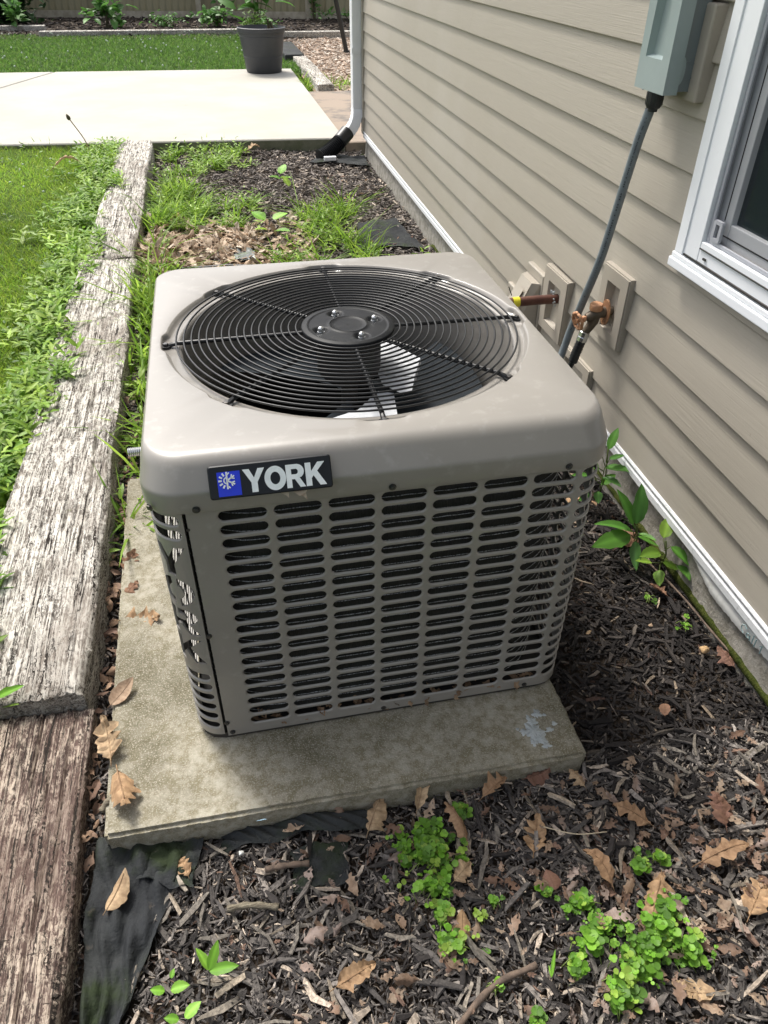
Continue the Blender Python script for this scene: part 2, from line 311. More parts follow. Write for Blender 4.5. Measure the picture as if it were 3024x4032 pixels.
# ================================================================== HOUSE
H = thing('house', (1.0, 2.0, -0.65), 'beige vinyl sided house wall with white window running away along the right', 'house')
HY0, HY1 = -3.0, 5.84
LAP0, LAP = -0.355, 0.12345
WY1, WZ0, WZ1 = 0.70, 0.19, 1.45; WYB = -0.75
def board(y0, y1, z0, z1, lapover=0.004):
    s = MB(); b, t_ = 0.015, 0.0015
    prof = [(0.0, z0 + 0.001), (b - 0.002, z0 + 0.0005), (b, z0 + 0.003), (b, z0 + 0.010), (t_ + 0.001, z1 + lapover), (-0.012, z1 + lapover)]
    n = max(2, int((y1 - y0) / 0.25)); ys = [y0 + (y1 - y0) * i / n for i in range(n + 1)]; k = len(prof)
    ph = R.uniform(0, 6)
    for y in ys:
        wv = 0.0007 * math.sin(y * 2.1 + ph)
        for d, z in prof: s.v.append((WX(y) - d + wv, y, z))
    for i in range(n):
        for j in range(k - 1): s.f.append((i * k + j, i * k + j + 1, (i + 1) * k + j + 1, (i + 1) * k + j))
    s.f.append(tuple(range(k))); s.f.append(tuple(n * k + j for j in range(k))[::-1]); return s
z = -0.475; zn = LAP0; k = 0
bounds = [(-0.478, LAP0)] + [(LAP0 + i * LAP, LAP0 + (i + 1) * LAP) for i in range(27)]
seams = {8: [2.87], 3: [-0.6]}
for i, (a, b) in enumerate(bounds):
    if a > 0.14 and a < WZ1: segs = [(HY0, WYB + 0.01), (WY1, HY1)]
    elif a <= 0.14 < WZ0 < b + 0.02: segs = [(HY0, HY1)]
    else: segs = [(HY0, HY1)]
    for (y0, y1) in segs:
        cuts = [y0] + [c for c in seams.get(i, []) if y0 < c < y1] + [y1]
        for q in range(len(cuts) - 1):
            bb = board(cuts[q], cuts[q + 1] - (0.0015 if q < len(cuts) - 2 else 0), a, b)
            part('siding_board', bb, M_side, H, True, 25)
            if q > 0:  # lapped joint: a sliver of the next board proud of this one
                lp = board(cuts[q] - 0.012, cuts[q], a, b); lp.v = [(x - 0.0016, y, zz) for x, y, zz in lp.v]
                part('board_joint', lp, M_side, H, True, 25)
s = MB(); s.add([(WX(HY0) + 0.004, HY0, -0.49), (WX(HY1) + 0.004, HY1, -0.49), (WX(HY1) + 0.004, HY1, WZ0), (WX(HY0) + 0.004, HY0, WZ0)], [(0, 1, 2, 3)])
for (a, b, c, d) in ((HY0, WYB, WZ0, WZ1), (WY1 - .02, HY1, WZ0, WZ1), (HY0, HY1, WZ1, 3.0)):
    s.add([(WX(a) + 0.004, a, c), (WX(b) + 0.004, b, c), (WX(b) + 0.004, b, d), (WX(a) + 0.004, a, d)], [(0, 1, 2, 3)])
part('wall_sheathing', s, M_dark, H)
s = MB(); s.box(WX(5.84) - 0.022, WX(5.84) + 0.06, 5.842, 5.93, -0.49, 3.0, 0.004); part('corner_post', s, M_sidetrim, H)
s = MB(); s.box(WX(5.84) + 0.062, 9.0, 5.86, 5.90, -0.49, 3.0); part('back_wall', s, M_sidetrim, H)
s = MB(); s.add([(0.45, HY0 - .3, 3.0), (0.45, 6.3, 3.0), (5.2, 6.3, 5.0), (5.2, HY0 - .3, 5.0), (0.45, HY0 - .3, 2.9), (0.45, 6.3, 2.9), (1.1, 6.3, 2.9), (1.1, HY0 - .3, 2.9)], [(0, 1, 2, 3), (4, 5, 1, 0), (4, 7, 6, 5)]); part('roof', s, mat('roof_shingle', (0.06, 0.055, 0.05), (0.1, 0.09, 0.08), scale=20, rough=0.95), H)
# foundation, starter strip, curling backing
s = MB(); k = 90; ys = np.linspace(HY0, HY1, k)
prof = [(-0.012, -0.50), (-0.006, -0.53), (0.002, -0.575), (0.012, -0.70)]
for y in ys:
    for d, zz in prof: s.v.append((WX(y) - d + 0.001 + N.normal(0, 0.0012), y, zz))
for i in range(k - 1):
    for j in range(3): s.f.append((i * 4 + j, i * 4 + j + 1, (i + 1) * 4 + j + 1, (i + 1) * 4 + j))
part('foundation', s, M_found, H, True, 60)
s = MB(); ys = np.linspace(-1.2, 3.4, 260)
for i, y in enumerate(ys):
    hgt = 0.003 + 0.012 * max(0, math.sin(y * 2.3 + 1.2)) + N.normal(0, 0.003)
    for d, zz in ((0.0, -0.655), (0.014, -0.648), (0.010, -0.638 + hgt * .4), (-0.0005, -0.636 + hgt)): s.v.append((WX(y) - d, y, zz))
for i in range(len(ys) - 1):
    for j in range(3): s.f.append((i * 4 + j, i * 4 + j + 1, (i + 1) * 4 + j + 1, (i + 1) * 4 + j))
part('moss_line', s, M_moss, H, True, 80, kind='stuff')
s = MB(); ys = np.linspace(HY0, HY1 - 0.0, 60)
prof = [(0.002, -0.462), (0.018, -0.464), (0.021, -0.470), (0.017, -0.482), (0.021, -0.488), (0.021, -0.508), (0.015, -0.512), (0.000, -0.512)]
for y in ys:
    for d, zz in prof: s.v.append((WX(y) - d, y, zz))
k = len(prof)
for i in range(len(ys) - 1):
    for j in range(k - 1): s.f.append((i * k + j, i * k + j + 1, (i + 1) * k + j + 1, (i + 1) * k + j))
part('starter_strip', s, M_whitedirty, H, True, 30)
def flap(y0, y1, wfun, amp):
    s = MB(); ys = np.arange(y0, y1, 0.006); ns = 6
    for y in ys:
        W_ = wfun(y) + N.normal(0, 0.0012)
        for j in range(ns):
            t = j / (ns - 1); s.v.append((WX(y) - 0.004 - amp * math.sin(t * 2.2) * (0.6 + 0.4 * math.sin(9 * y)), y, -0.508 - t * max(0.001, W_)))
    for i in range(len(ys) - 1):
        for j in range(ns - 1): s.f.append((i * ns + j, i * ns + j + 1, (i + 1) * ns + j + 1, (i + 1) * ns + j))
    return s
part('backing_strip', flap(-0.9, 0.36, lambda y: 0.045 * min(1, (0.36 - y) / 0.18) + 0.006 * math.sin(11 * y), 0.012), M_paper, H, True, 60)
part('backing_strip', flap(0.44, 0.62, lambda y: 0.022 * math.sin(PI * (y - 0.44) / 0.18), 0.008), M_paper, H, True, 60)
# handwriting on the backing strip: Call 1
def stroke(mb, pts, wd=0.0016):
    mb.tube([(WX(y) - 0.0185 , y, zz) for y, zz in pts], wd, 5)
sc_ = MB(); zb = -0.545; hh = 0.026
def P_(y, t): return (y, zb + t * hh)
y = 0.035
stroke(sc_, [P_(y - 0.020, 0.85), P_(y - 0.010, 1.0), P_(y - 0.002, 0.8), P_(y, 0.5), P_(y - 0.004, 0.2), P_(y - 0.014, 0.05)])
stroke(sc_, [P_(y - 0.032, 0.6), P_(y - 0.026, 0.55), P_(y - 0.024, 0.3), P_(y - 0.030, 0.1), P_(y - 0.037, 0.3), P_(y - 0.036, 0.6), P_(y - 0.041, 0.05)])
stroke(sc_, [P_(y - 0.049, 1.05), P_(y - 0.050, 0.05)]); stroke(sc_, [P_(y - 0.060, 1.0), P_(y - 0.061, 0.05)])
stroke(sc_, [P_(y - 0.078, 0.75), P_(y - 0.084, 1.0), P_(y - 0.085, 0.05)])
part('handwriting', sc_, M_ink, H, True)
# mounting blocks
def block(y0, y1, z0, z1, th=0.022, opening=None, depth=0.03):
    b = MB(); xw = WX((y0 + y1) / 2) - 0.012
    if opening is None: b.box(xw - th, xw + 0.012, y0, y1, z0, z1, 0.005)
    else:
        oy0, oy1, oz0, oz1 = opening
        f_ = lambda u, v_, d: (xw - th + d, u, v_)
        b.prism([(y0, z0), (y1, z0), (y1, z1), (y0, z1)], f_, 0.0, th + 0.01, holes=[[(oy0, oz0), (oy1, oz0), (oy1, oz1), (oy0, oz1)]])
        # raised rim
        rr = 0.006
        b.prism([(y0 - 0.004, z0 - 0.004), (y1 + 0.004, z0 - 0.004), (y1 + 0.004, z1 + 0.004), (y0 - 0.004, z1 + 0.004)], f_, 0.005, th + 0.008, holes=[[(y0 + rr, z0 + rr), (y1 - rr, z0 + rr), (y1 - rr, z1 - rr), (y0 + rr, z1 - rr)]])
        x2 = xw - th + depth
        b.add([(x2 + 0.0, oy0 + 0.008, oz0 + 0.008), (x2, oy1 - 0.008, oz0 + 0.008), (x2, oy1 - 0.008, oz1 - 0.008), (x2, oy0 + 0.008, oz1 - 0.008),
               (xw - th + 0.001, oy0, oz0), (xw - th + 0.001, oy1, oz0), (xw - th + 0.001, oy1, oz1), (xw - th + 0.001, oy0, oz1)],
              [(0, 1, 2, 3), (4, 5, 1, 0), (5, 6, 2, 1), (6, 7, 3, 2), (7, 4, 0, 3)])
    return b
part('mounting_block', block(1.355, 1.560, -0.360, -0.122, opening=(1.40, 1.515, -0.322, -0.165)), M_sidetrim, H, label='beige recessed mounting block with copper pipe in it')
part('mounting_block', block(0.930, 1.100, -0.182, 0.044, opening=(0.972, 1.060, -0.148, 0.003)), M_sidetrim, H, label='beige recessed mounting block behind the spigot')
part('mounting_block', block(1.08, 1.32, -0.500, -0.335, th=0.018, opening=(1.12, 1.28, -0.47, -0.365)), M_sidetrim, H, label='low beige mounting block near the hose')
part('mounting_block', block(1.585, 1.76, -0.42, -0.178, th=0.018), M_sidetrim, H, label='flat beige block carrying the vent hood')
part('mounting_block', block(1.83, 1.96, -0.50, -0.335, th=0.018), M_sidetrim, H, label='lowest beige block, farthest along the wall')
part('mounting_block', block(0.795, 1.03, 0.545, 0.752, th=0.028), M_sidetrim, H, label='bevelled beige block behind the grey disconnect box')
hd = MB(); xw = WX(1.66) - 0.032
hd.add([(xw, 1.60, -0.40), (xw, 1.745, -0.40), (xw, 1.745, -0.215), (xw, 1.60, -0.215), (xw - 0.085, 1.615, -0.40), (xw - 0.085, 1.730, -0.40), (xw - 0.030, 1.728, -0.215), (xw - 0.030, 1.617, -0.215), (xw - 0.098, 1.615, -0.36), (xw - 0.098, 1.730, -0.36)],
       [(0, 1, 5, 4), (3, 7, 6, 2), (4, 5, 9, 8), (8, 9, 6, 7), (0, 4, 8, 7, 3), (1, 2, 6, 9, 5)])
part('vent_hood', hd, M_sidetrim, H, label='sloping beige dryer vent hood')
hp = MB(); hp.add([(xw - 0.094, 1.633, -0.335), (xw - 0.094, 1.712, -0.335), (xw - 0.048, 1.710, -0.245), (xw - 0.048, 1.635, -0.245)], [(0, 1, 2, 3)])
hp.v = [(x - 0.006, y, zz) for x, y, zz in hp.v]; hp.box(xw - 0.099, xw - 0.094, 1.635, 1.71, -0.352, -0.345); part('hood_panel', hp, M_sidetrim, H)
# window
WN = MB(); xo = WX(0.7) - 0.030
WNo = None
fr = MB()
ya, yb = 0.728, -0.80
def ring(mb, y0, y1, z0, z1, wy, wz, xa, xb, wzt=None):
    wzt = wzt or wz
    mb.box(xa, xb, y1 - wy, y1, z0, z1, 0.002); mb.box(xa, xb, y0, y0 + wy, z0, z1, 0.002)
    mb.box(xa + 0.001, xb, y0 + wy, y1 - wy, z0, z0 + wz, 0.002); mb.box(xa + 0.001, xb, y0 + wy, y1 - wy, z1 - wzt, z1, 0.002)
ring(fr, yb, 0.725, 0.205, 1.50, 0.100, 0.056, xo, xo + 0.075)
WNo = part('window', fr, M_white, H, label='white framed window at the right edge')
q = MB(); q.box(xo - 0.004, xo + 0.01, 0.690, 0.7275, 0.2055, 1.50, 0.0015); part('casing_strip', q, M_white, WNo)
q = MB()  # J channel / sill nose
q.box(xo - 0.012, xo + 0.05, yb - 0.01, 0.736, 0.166, 0.190, 0.003); q.box(xo - 0.007, xo + 0.05, yb - 0.01, 0.7330, 0.1905, 0.2045, 0.003); part('sill', q, M_white, WNo)
q = MB(); q.box(xo - 0.0045, xo + 0.004, yb, 0.684, 0.2085, 0.2125); part('dark_gasket', q, M_dark, WNo)
q = MB(); q.box(xo - 0.003, xo + 0.004, yb, 0.622, 0.2440, 0.2462); part('dark_gasket', q, M_dark, WNo)
q = MB(); q.box(xo - 0.0045, xo - 0.0005, 0.585, 0.597, 0.224, 0.229); part('weep_hole', q, M_dark, WNo)
q = MB(); ring(q, yb + 0.1, 0.622, 0.262, 1.45, 0.012, 0.010, xo + 0.010, xo + 0.018); part('screen_frame', q, M_screenfr, WNo)
q = MB(); q.add([(xo + 0.015, yb + 0.1, 0.265), (xo + 0.015, 0.620, 0.265), (xo + 0.015, 0.620, 1.45), (xo + 0.015, yb + 0.1, 1.45)], [(0, 1, 2, 3)]); part('insect_screen', q, M_screen, WNo)
q = MB(); ring(q, yb + 0.1, 0.6215, 0.2625, 1.45, 0.055, 0.055, xo + 0.028, xo + 0.060); part('sash', q, M_white, WNo)
q = MB(); q.box(xo + 0.0275, xo + 0.030, 0.592, 0.596, 0.32, 1.4); q.box(xo + 0.0275, xo + 0.030, -.7, 0.592, 0.285, 0.288); part('sash_groove', q, M_dark, WNo)
q = MB(); q.box(xo + 0.044, xo + 0.050, yb + 0.15, 0.570, 0.31, 1.42); part('pane', q, M_glass, WNo)
q = MB(); a = [(0.600, 0.272), (0.570, 0.272), (0.567, 0.276), (0.567, 0.318), (0.570, 0.322), (0.600, 0.322), (0.604, 0.318), (0.604, 0.276)]
b_ = [(0.593, 0.281), (0.577, 0.281), (0.577, 0.313), (0.593, 0.313)]
q.prism(a, lambda u, v_, d: (xo + 0.006 + d, u, v_), 0, 0.008, holes=[b_]); part('screen_latch', q, M_screenfr, WNo)
q = MB(); q.box(xo + 0.3, xo + 2.4, -2.0, 1.6, -0.3, 1.8); q.f = [f[::-1] for f in q.f]
q.f = [f for f in q.f if not all(abs(q.v[i][0] - (xo + 0.3)) < 1e-6 for i in f)]; part('dark_room', q, M_room, WNo)
cv = MB(); gx = 24
for i in range(gx):
    for j in range(gx):
        cv.v.append((xo + 0.22 + 0.05 * R.random() + 0.25 * j / gx, 0.45 - 1.2 * i / gx, 0.30 + 0.28 * math.sin(j / gx * 1.5) * (0.8 + 0.2 * math.sin(i * 1.3)) + 0.02 * R.random()))
cv.f = [(i * gx + j, i * gx + j + 1, (i + 1) * gx + j + 1, (i + 1) * gx + j) for i in range(gx - 1) for j in range(gx - 1)]
part('crumpled_cover', cv, M_cover, WNo, True, 20)

# ================================================================== DISCONNECT BOX AND CONDUIT
B = thing('disconnect_box', (0.89, 0.9, 0.56), 'grey metal electrical disconnect box on the siding beside the window', 'electrical box')
bx = WX(0.9) - 0.028; fx = WX(0.9) - 0.110
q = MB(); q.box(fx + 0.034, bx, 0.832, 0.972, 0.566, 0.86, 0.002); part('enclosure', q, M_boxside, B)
q = MB(); rz0, rz1 = 0.632, 0.85
q.prism([(0.826, 0.560), (0.978, 0.560), (0.978, 0.866), (0.826, 0.866)], lambda u, v_, d: (fx + d, u, v_), 0.0, 0.038, holes=[[(0.862, rz0), (0.947, rz0), (0.935, rz1), (0.875, rz1)]])
q.add([(fx + 0.001, 0.862, rz0), (fx + 0.001, 0.947, rz0), (fx + 0.001, 0.935, rz1), (fx + 0.001, 0.875, rz1), (fx + 0.016, 0.870, rz0 + 0.006), (fx + 0.016, 0.939, rz0 + 0.006), (fx + 0.020, 0.925, rz1 - 0.01), (fx + 0.020, 0.885, rz1 - 0.01)],
      [(4, 5, 6, 7), (0, 1, 5, 4), (1, 2, 6, 5), (2, 3, 7, 6), (3, 0, 4, 7)])
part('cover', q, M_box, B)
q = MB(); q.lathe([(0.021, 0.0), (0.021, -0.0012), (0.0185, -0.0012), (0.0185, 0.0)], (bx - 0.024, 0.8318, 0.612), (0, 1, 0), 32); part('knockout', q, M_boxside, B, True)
q = MB(); q.prism([(fx + 0.040 + 0.018 * math.cos(a) * 0.55, 0.612 + 0.03 * math.sin(a)) for a in np.linspace(-PI / 2, PI / 2, 16)], lambda u, v_, d: (u, 0.8305 + d, v_), 0, 0.002); part('knockout_boss', q, M_box, B)
q = MB(); q.lathe([(0.006, 0), (0.006, 0.0015), (0.0035, 0.0015), (0.0035, 0)], (fx + 0.012, 0.945, 0.5575), (-0.3, 0.1, 1), 20); part('hasp_loop', q, M_white, B, True)
C_ = thing('flexible_conduit', (0.86, 0.95, 0.5), 'grey flexible electrical conduit hanging from the disconnect box towards the air conditioner', 'conduit')
q = MB(); tx = 0.868; ty = 0.915
q.lathe([(0.019, 0), (0.0215, -0.006), (0.0215, -0.036), (0.017, -0.044), (0.0125, -0.044), (0.0125, -0.052)], (tx, ty, 0.562), (0, 0, 1), 24); part('cable_gland', q, M_condk, C_, True)
for a in range(10):
    an = a * PI / 5
    rb = MB(); rb.tube([(tx + 0.0215 * math.cos(an), ty + 0.0215 * math.sin(an), 0.554), (tx + 0.0215 * math.cos(an), ty + 0.0215 * math.sin(an), 0.526)], 0.0012, 5); part('gland_rib', rb, M_condk, C_, True)
cp = [(0.867, 0.926, 0.512), (0.862, 0.944, 0.44), (0.859, 0.966, 0.33), (0.855, 1.003, 0.146), (0.853, 1.026, 0.062), (0.850, 1.069, -0.053), (0.842, 1.112, -0.185), (0.80, 1.10, -0.32), (0.68, 1.05, -0.44), (0.47, 0.98, -0.48)]
def spline(P, n):
    P = [Vector(p) for p in P]; P = [2 * P[0] - P[1]] + P + [2 * P[-1] - P[-2]]; out = []
    for i in range(1, len(P) - 2):
        for j in range(n):
            t = j / n; a, b, c, d = P[i - 1:i + 3]; out.append(0.5 * ((2 * b) + (c - a) * t + (2 * a - 5 * b + 4 * c - d) * t * t + (3 * b - a - 3 * c + d) * t ** 3))
    out.append(P[-2]); return out
path = spline(cp, 26)
q = MB(); q.tube(path, [0.0128 + 0.0003 * (i % 2) for i in range(len(path))], 18); part('sleeve', q, M_cond, C_, True, 60)
q = MB(); pp = path[8:160]
vd = Vector((-0.6, -1, 0.3)).normalized()
for i in range(0, len(pp) - 2):
    if R.random() < 0.72:
        q.tube([pp[i] + vd * 0.0128, pp[i] * 0.45 + pp[i + 1] * 0.55 + vd * 0.0128], 0.0024, 4)
part('printed_line', q, M_print, C_, kind='stuff')

# ================================================================== SPIGOT, HOSE, COPPER PIPE
S_ = thing('spigot', (0.90, 1.03, -0.10), 'brass garden spigot with round handle coming out of the recessed siding block', 'spigot')
q = MB(); q.tube([(0.965, 1.03, -0.088), (0.905, 1.03, -0.092)], 0.014, 16); part('supply_pipe', q, M_valve, S_, True)
q = MB(); ov = [(0.036 * math.cos(a) * (0.72 if abs(math.cos(a)) > .3 else .9), 0.042 * math.sin(a)) for a in np.linspace(0, 2 * PI, 28)[:-1]]
q.prism(ov, lambda u, v_, d: (0.908 + d + 0.0, 1.03 + u, -0.094 + v_), 0, 0.007, holes=[[(0.004 * math.cos(a), -0.031 + 0.004 * math.sin(a)) for a in np.linspace(0, 2 * PI, 9)[:-1]]]); part('flange', q, M_bronze, S_, True)
q = MB(); q.tube([(0.912, 1.03, -0.092), (0.895, 1.03, -0.093), (0.875, 1.03, -0.096), (0.862, 1.03, -0.103), (0.848, 1.03, -0.108)], [0.017, 0.018, 0.019, 0.016, 0.013], 18)
q.tube([(0.878, 1.03, -0.097), (0.876, 1.03, -0.120), (0.864, 1.03, -0.143), (0.853, 1.03, -0.158)], [0.018, 0.017, 0.014, 0.013], 16); part('valve_body', q, M_valve, S_, True)
q = MB(); q.lathe([(0.019, -0.012), (0.021, -0.010), (0.021, 0.006), (0.019, 0.009), (0.0, 0.0095)], (0.876, 1.03, -0.071), (-0.05, -0.05, 1), 28); part('vacuum_breaker_cap', q, M_bronze, S_, True)
q = MB(); q.tube([(0.852, 1.03, -0.106), (0.826, 1.026, -0.113)], 0.0065, 12); q.lathe([(0.0105, 0), (0.0105, 0.008)], (0.842, 1.028, -0.109), (-1, -0.1, -0.25), 6, capb=True, capt=True); part('stem', q, M_bronze, S_, True)
hc = Vector((0.817, 1.025, -0.114)); hax = Vector((-1, -0.15, -0.22)).normalized(); hu = Vector((0, 0, 1)); hu = (hu - hax * hu.dot(hax)).normalized(); hv = hax.cross(hu)
q = MB(); pts = []; rr = []
for i in range(48):
    a = 2 * PI * i / 48; lob = 1 + 0.10 * (1 if (i % 6) in (0, 1, 2) else 0); pts.append(hc + (hu * math.cos(a) + hv * math.sin(a)) * 0.025 * lob); rr.append(0.0052)
q.tube(pts, rr, 8, closed=True)
for i in range(4):
    a = PI / 4 + i * PI / 2; q.tube([hc, hc + (hu * math.cos(a) + hv * math.sin(a)) * 0.024], 0.0035, 8)
q.lathe([(0.007, -0.006), (0.007, 0.006)], hc, hax, 12, capb=True, capt=True); part('handle', q, M_bronze, S_, True)
G_ = thing('garden_hose', (0.84, 1.03, -0.2), 'black garden hose screwed to the spigot with a plated coupling', 'hose')
na = Vector((0.853, 1.03, -0.155)); nd = (Vector((0.826, 1.033, -0.27)) - na).normalized()
q = MB(); q.lathe([(0.015, 0), (0.0175, 0.002), (0.0175, 0.016), (0.0165, 0.018), (0.0175, 0.020), (0.0175, 0.034), (0.014, 0.036)], na, nd, 10); part('coupling', q, M_chrome, G_, True, 25)
hp_ = spline([na + nd * 0.034, na + nd * 0.075, na + nd * 0.12, (0.80, 1.05, -0.34), (0.78, 1.12, -0.50), (0.72, 1.35, -0.62), (0.72, 1.8, -0.63), (0.78, 2.3, -0.63)], 16)
q = MB(); q.tube(hp_, [0.0155 if i < 30 else 0.010 for i in range(len(hp_))], 14); part('hose_tube', q, M_hose, G_, True)
for k in range(7):
    p = na + nd * (0.040 + 0.0105 * k); q = MB(); q.lathe([(0.0158, -0.0018), (0.0168, 0), (0.0158, 0.0018)], p, nd, 20); part('grip_ring', q, M_hose, G_, True, 60)
K_ = thing('copper_pipe', (0.8, 1.46, -0.22), 'reddish brown copper line with yellow tape entering the siding block', 'pipe')
q = MB(); q.tube([(0.955, 1.462, -0.221), (0.85, 1.462, -0.220), (0.70, 1.461, -0.222), (0.60, 1.45, -0.24), (0.56, 1.44, -0.34), (0.52, 1.30, -0.45), (0.5, 1.0, -0.48)], 0.0175, 18); part('pipe_run', q, M_copper, K_, True)
q = MB(); q.tube([(0.788, 1.4615, -0.2205), (0.762, 1.4612, -0.2210)], 0.0188, 20); part('yellow_tape', q, M_yellow, K_, True)
q = MB(); q.tube([(0.762, 1.475, -0.20), (0.752, 1.49, -0.17)], 0.002, 6); part('tie_wire', q, M_condk, K_)
q = MB()
for i in range(26): q.lathe([(0.004, 0), (0.0045, 0.003), (0.001, 0.006)], (0.925 + R.uniform(-.006, .01), 1.462 + R.uniform(-.02, .02), -0.215 + R.uniform(-.022, .025)), (R.uniform(-1, 0), R.uniform(-1, 1), R.uniform(-1, 1)), 6)
part('sealant', q, M_lichen, K_, True)

# ================================================================== SLAB
q = MB(); gx, gy = 70, 80
def sl_h(x, y): return -0.596
poly = [(-0.662, -0.190), (0.396, -0.203), (0.400, 1.12), (-0.690, 1.12)]
import bmesh
bm = bmesh.new(); vb = [bm.verts.new((p[0], p[1], -0.675)) for p in poly]; vt = [bm.verts.new((p[0], p[1], -0.596)) for p in poly]
bm.faces.new(vt); bm.faces.new(vb[::-1])
for i in range(4): bm.faces.new((vb[i], vb[(i + 1) % 4], vt[(i + 1) % 4], vt[i]))
bmesh.ops.bevel(bm, geom=[e for e in bm.edges if all(q_.co.z > -0.6 for q_ in e.verts)] + [e for e in bm.edges if abs(e.verts[0].co.z - e.verts[1].co.z) > .01], offset=0.008, segments=2, affect='EDGES')
bmesh.ops.subdivide_edges(bm, edges=[e for e in bm.edges if e.calc_length() > 0.1], cuts=90, use_grid_fill=True)
for q_ in bm.verts:
    if q_.co.z > -0.61 or True:
        e_ = min(abs(q_.co.x + 0.675), abs(q_.co.x - 0.398), abs(q_.co.y + 0.197), abs(q_.co.y - 1.12))
        k_ = 0.0013 if e_ < 0.012 else 0.0004
        q_.co += Vector((R.gauss(0, k_ * .6), R.gauss(0, k_ * .6), R.gauss(0, k_ * .5)))
me = bpy.data.meshes.new('concrete_slab'); bm.to_mesh(me); bm.free(); me.materials.append(M_slab); me.polygons.foreach_set('use_smooth', [True] * len(me.polygons)); me.set_sharp_from_angle(angle=math.radians(40))
so_ = bpy.data.objects.new('concrete_slab', me); COL.objects.link(so_); tag(so_, 'weathered square concrete pad under the air conditioner', 'concrete pad')
def blob(cx, cy, r, n, jag, z, h, seed, ex=1.0):
    rr = random.Random(seed); b = MB(); pts = []
    ph = [rr.uniform(0, 6.28) for _ in range(5)]
    for i in range(n):
        a = 2 * PI * i / n; k = 1 + jag * (0.45 * math.sin(3 * a + ph[0]) + 0.35 * math.sin(5 * a + ph[1]) + 0.3 * math.sin(9 * a + ph[2]) + 0.2 * math.sin(17 * a + ph[3])) + rr.uniform(-.08, .08)
        pts.append((cx + r * k * math.cos(a), cy + r * ex * k * math.sin(a)))
    b.v = [(cx, cy, z + h)] + [(cx + (p[0] - cx) * .85, cy + (p[1] - cy) * .85, z + h * rr.uniform(.5, 1)) for p in pts] + [(p[0], p[1], z) for p in pts]
    for i in range(n):
        j = (i + 1) % n; b.f += [(0, 1 + i, 1 + j), (1 + i, 1 + n + i, 1 + n + j, 1 + j)]
    return b
L_ = MB()
for (x, y, r, jg, sd_, ex) in ((0.297, -0.122, 0.020, 0.42, 3, 1.15), (0.306, -0.142, 0.015, 0.45, 6, 1.0), (0.322, -0.075, 0.011, 0.45, 5, 1.1), (0.276, -0.118, 0.012, .5, 8, .7), (0.335, -0.124, .009, .5, 9, .7), (0.312, -0.163, .010, .5, 12, .8), (0.302, -0.094, .012, .5, 13, 1.3), (0.262, -0.108, .004, .4, 15, 1), (0.352, -0.110, .006, .4, 16, 1), (0.338, -0.082, .004, .4, 17, 1), (0.287, -0.150, .009, .5, 18, 1)):
    b = blob(x, y, r, 48, jg, -0.5965, 0.0028, sd_, ex); L_.add(b.v, b.f)
o = mk('dried_caulk_splat', L_.v, L_.f, M_lichen, None, True); tag(o, 'pale grey dried splat on the pad near its front right corner', 'splat')

# ================================================================== AIR CONDITIONER
A = thing('air_conditioner', (-0.02, 0.47, -0.596), 'taupe louvered outdoor air conditioning unit with black fan guard standing on concrete pad', 'air conditioner')
XL, XR, YF, YB, RC = -0.465, 0.412, 0.0, 0.98, 0.06
ZB, ZT = -0.588, 0.075
ZR0, QR = 0.0426, 0.03254
SEG = [('l', XR - XL - 2 * RC), ('c', RC * PI / 2), ('l', YB - YF - 2 * RC), ('c', RC * PI / 2)] * 2
def perim(s, off):
    """s = 0 at x=-0.405 on the front; grows to the right (counter clockwise seen from above)."""
    Lf = XR - XL - 2 * RC; Ls = YB - YF - 2 * RC; La = RC * PI / 2
    tot = 2 * (Lf + Ls) + 4 * La; s = s % tot
    segs = [(Lf, (XL + RC, YF), (1, 0)), (La, (XR - RC, YF + RC), -PI / 2), (Ls, (XR, YF + RC), (0, 1)), (La, (XR - RC, YB - RC), 0.0),
            (Lf, (XR - RC, YB), (-1, 0)), (La, (XL + RC, YB - RC), PI / 2), (Ls, (XL, YB - RC), (0, -1)), (La, (XL + RC, YF + RC), PI)]
    for L, a, b in segs:
        if s <= L + 1e-9:
            if isinstance(b, tuple):
                nx_, ny_ = b[1], -b[0]; return (a[0] + b[0] * s - nx_ * off, a[1] + b[1] * s - ny_ * off)
            th = b + s / RC; return (a[0] + math.cos(th) * (RC - off), a[1] + math.sin(th) * (RC - off))
        s -= L
    return (XL + RC, YF)
PT = 2 * ((XR - XL - 2 * RC) + (YB - YF - 2 * RC)) + 4 * RC * PI / 2
def stadium(cs, cz, hl, hh, n=7, ls=9):
    pts = []
    for i in range(ls): pts.append((cs - (hl - hh) + 2 * (hl - hh) * i / (ls - 1), cz - hh))
    for i in range(1, n): a = -PI / 2 + PI * i / n; pts.append((cs + hl - hh + hh * math.cos(a), cz + hh * math.sin(a)))
    for i in range(ls): pts.append((cs + (hl - hh) - 2 * (hl - hh) * i / (ls - 1), cz + hh))
    for i in range(1, n): a = PI / 2 + PI * i / n; pts.append((cs - hl + hh + hh * math.cos(a), cz + hh * math.sin(a)))
    return pts
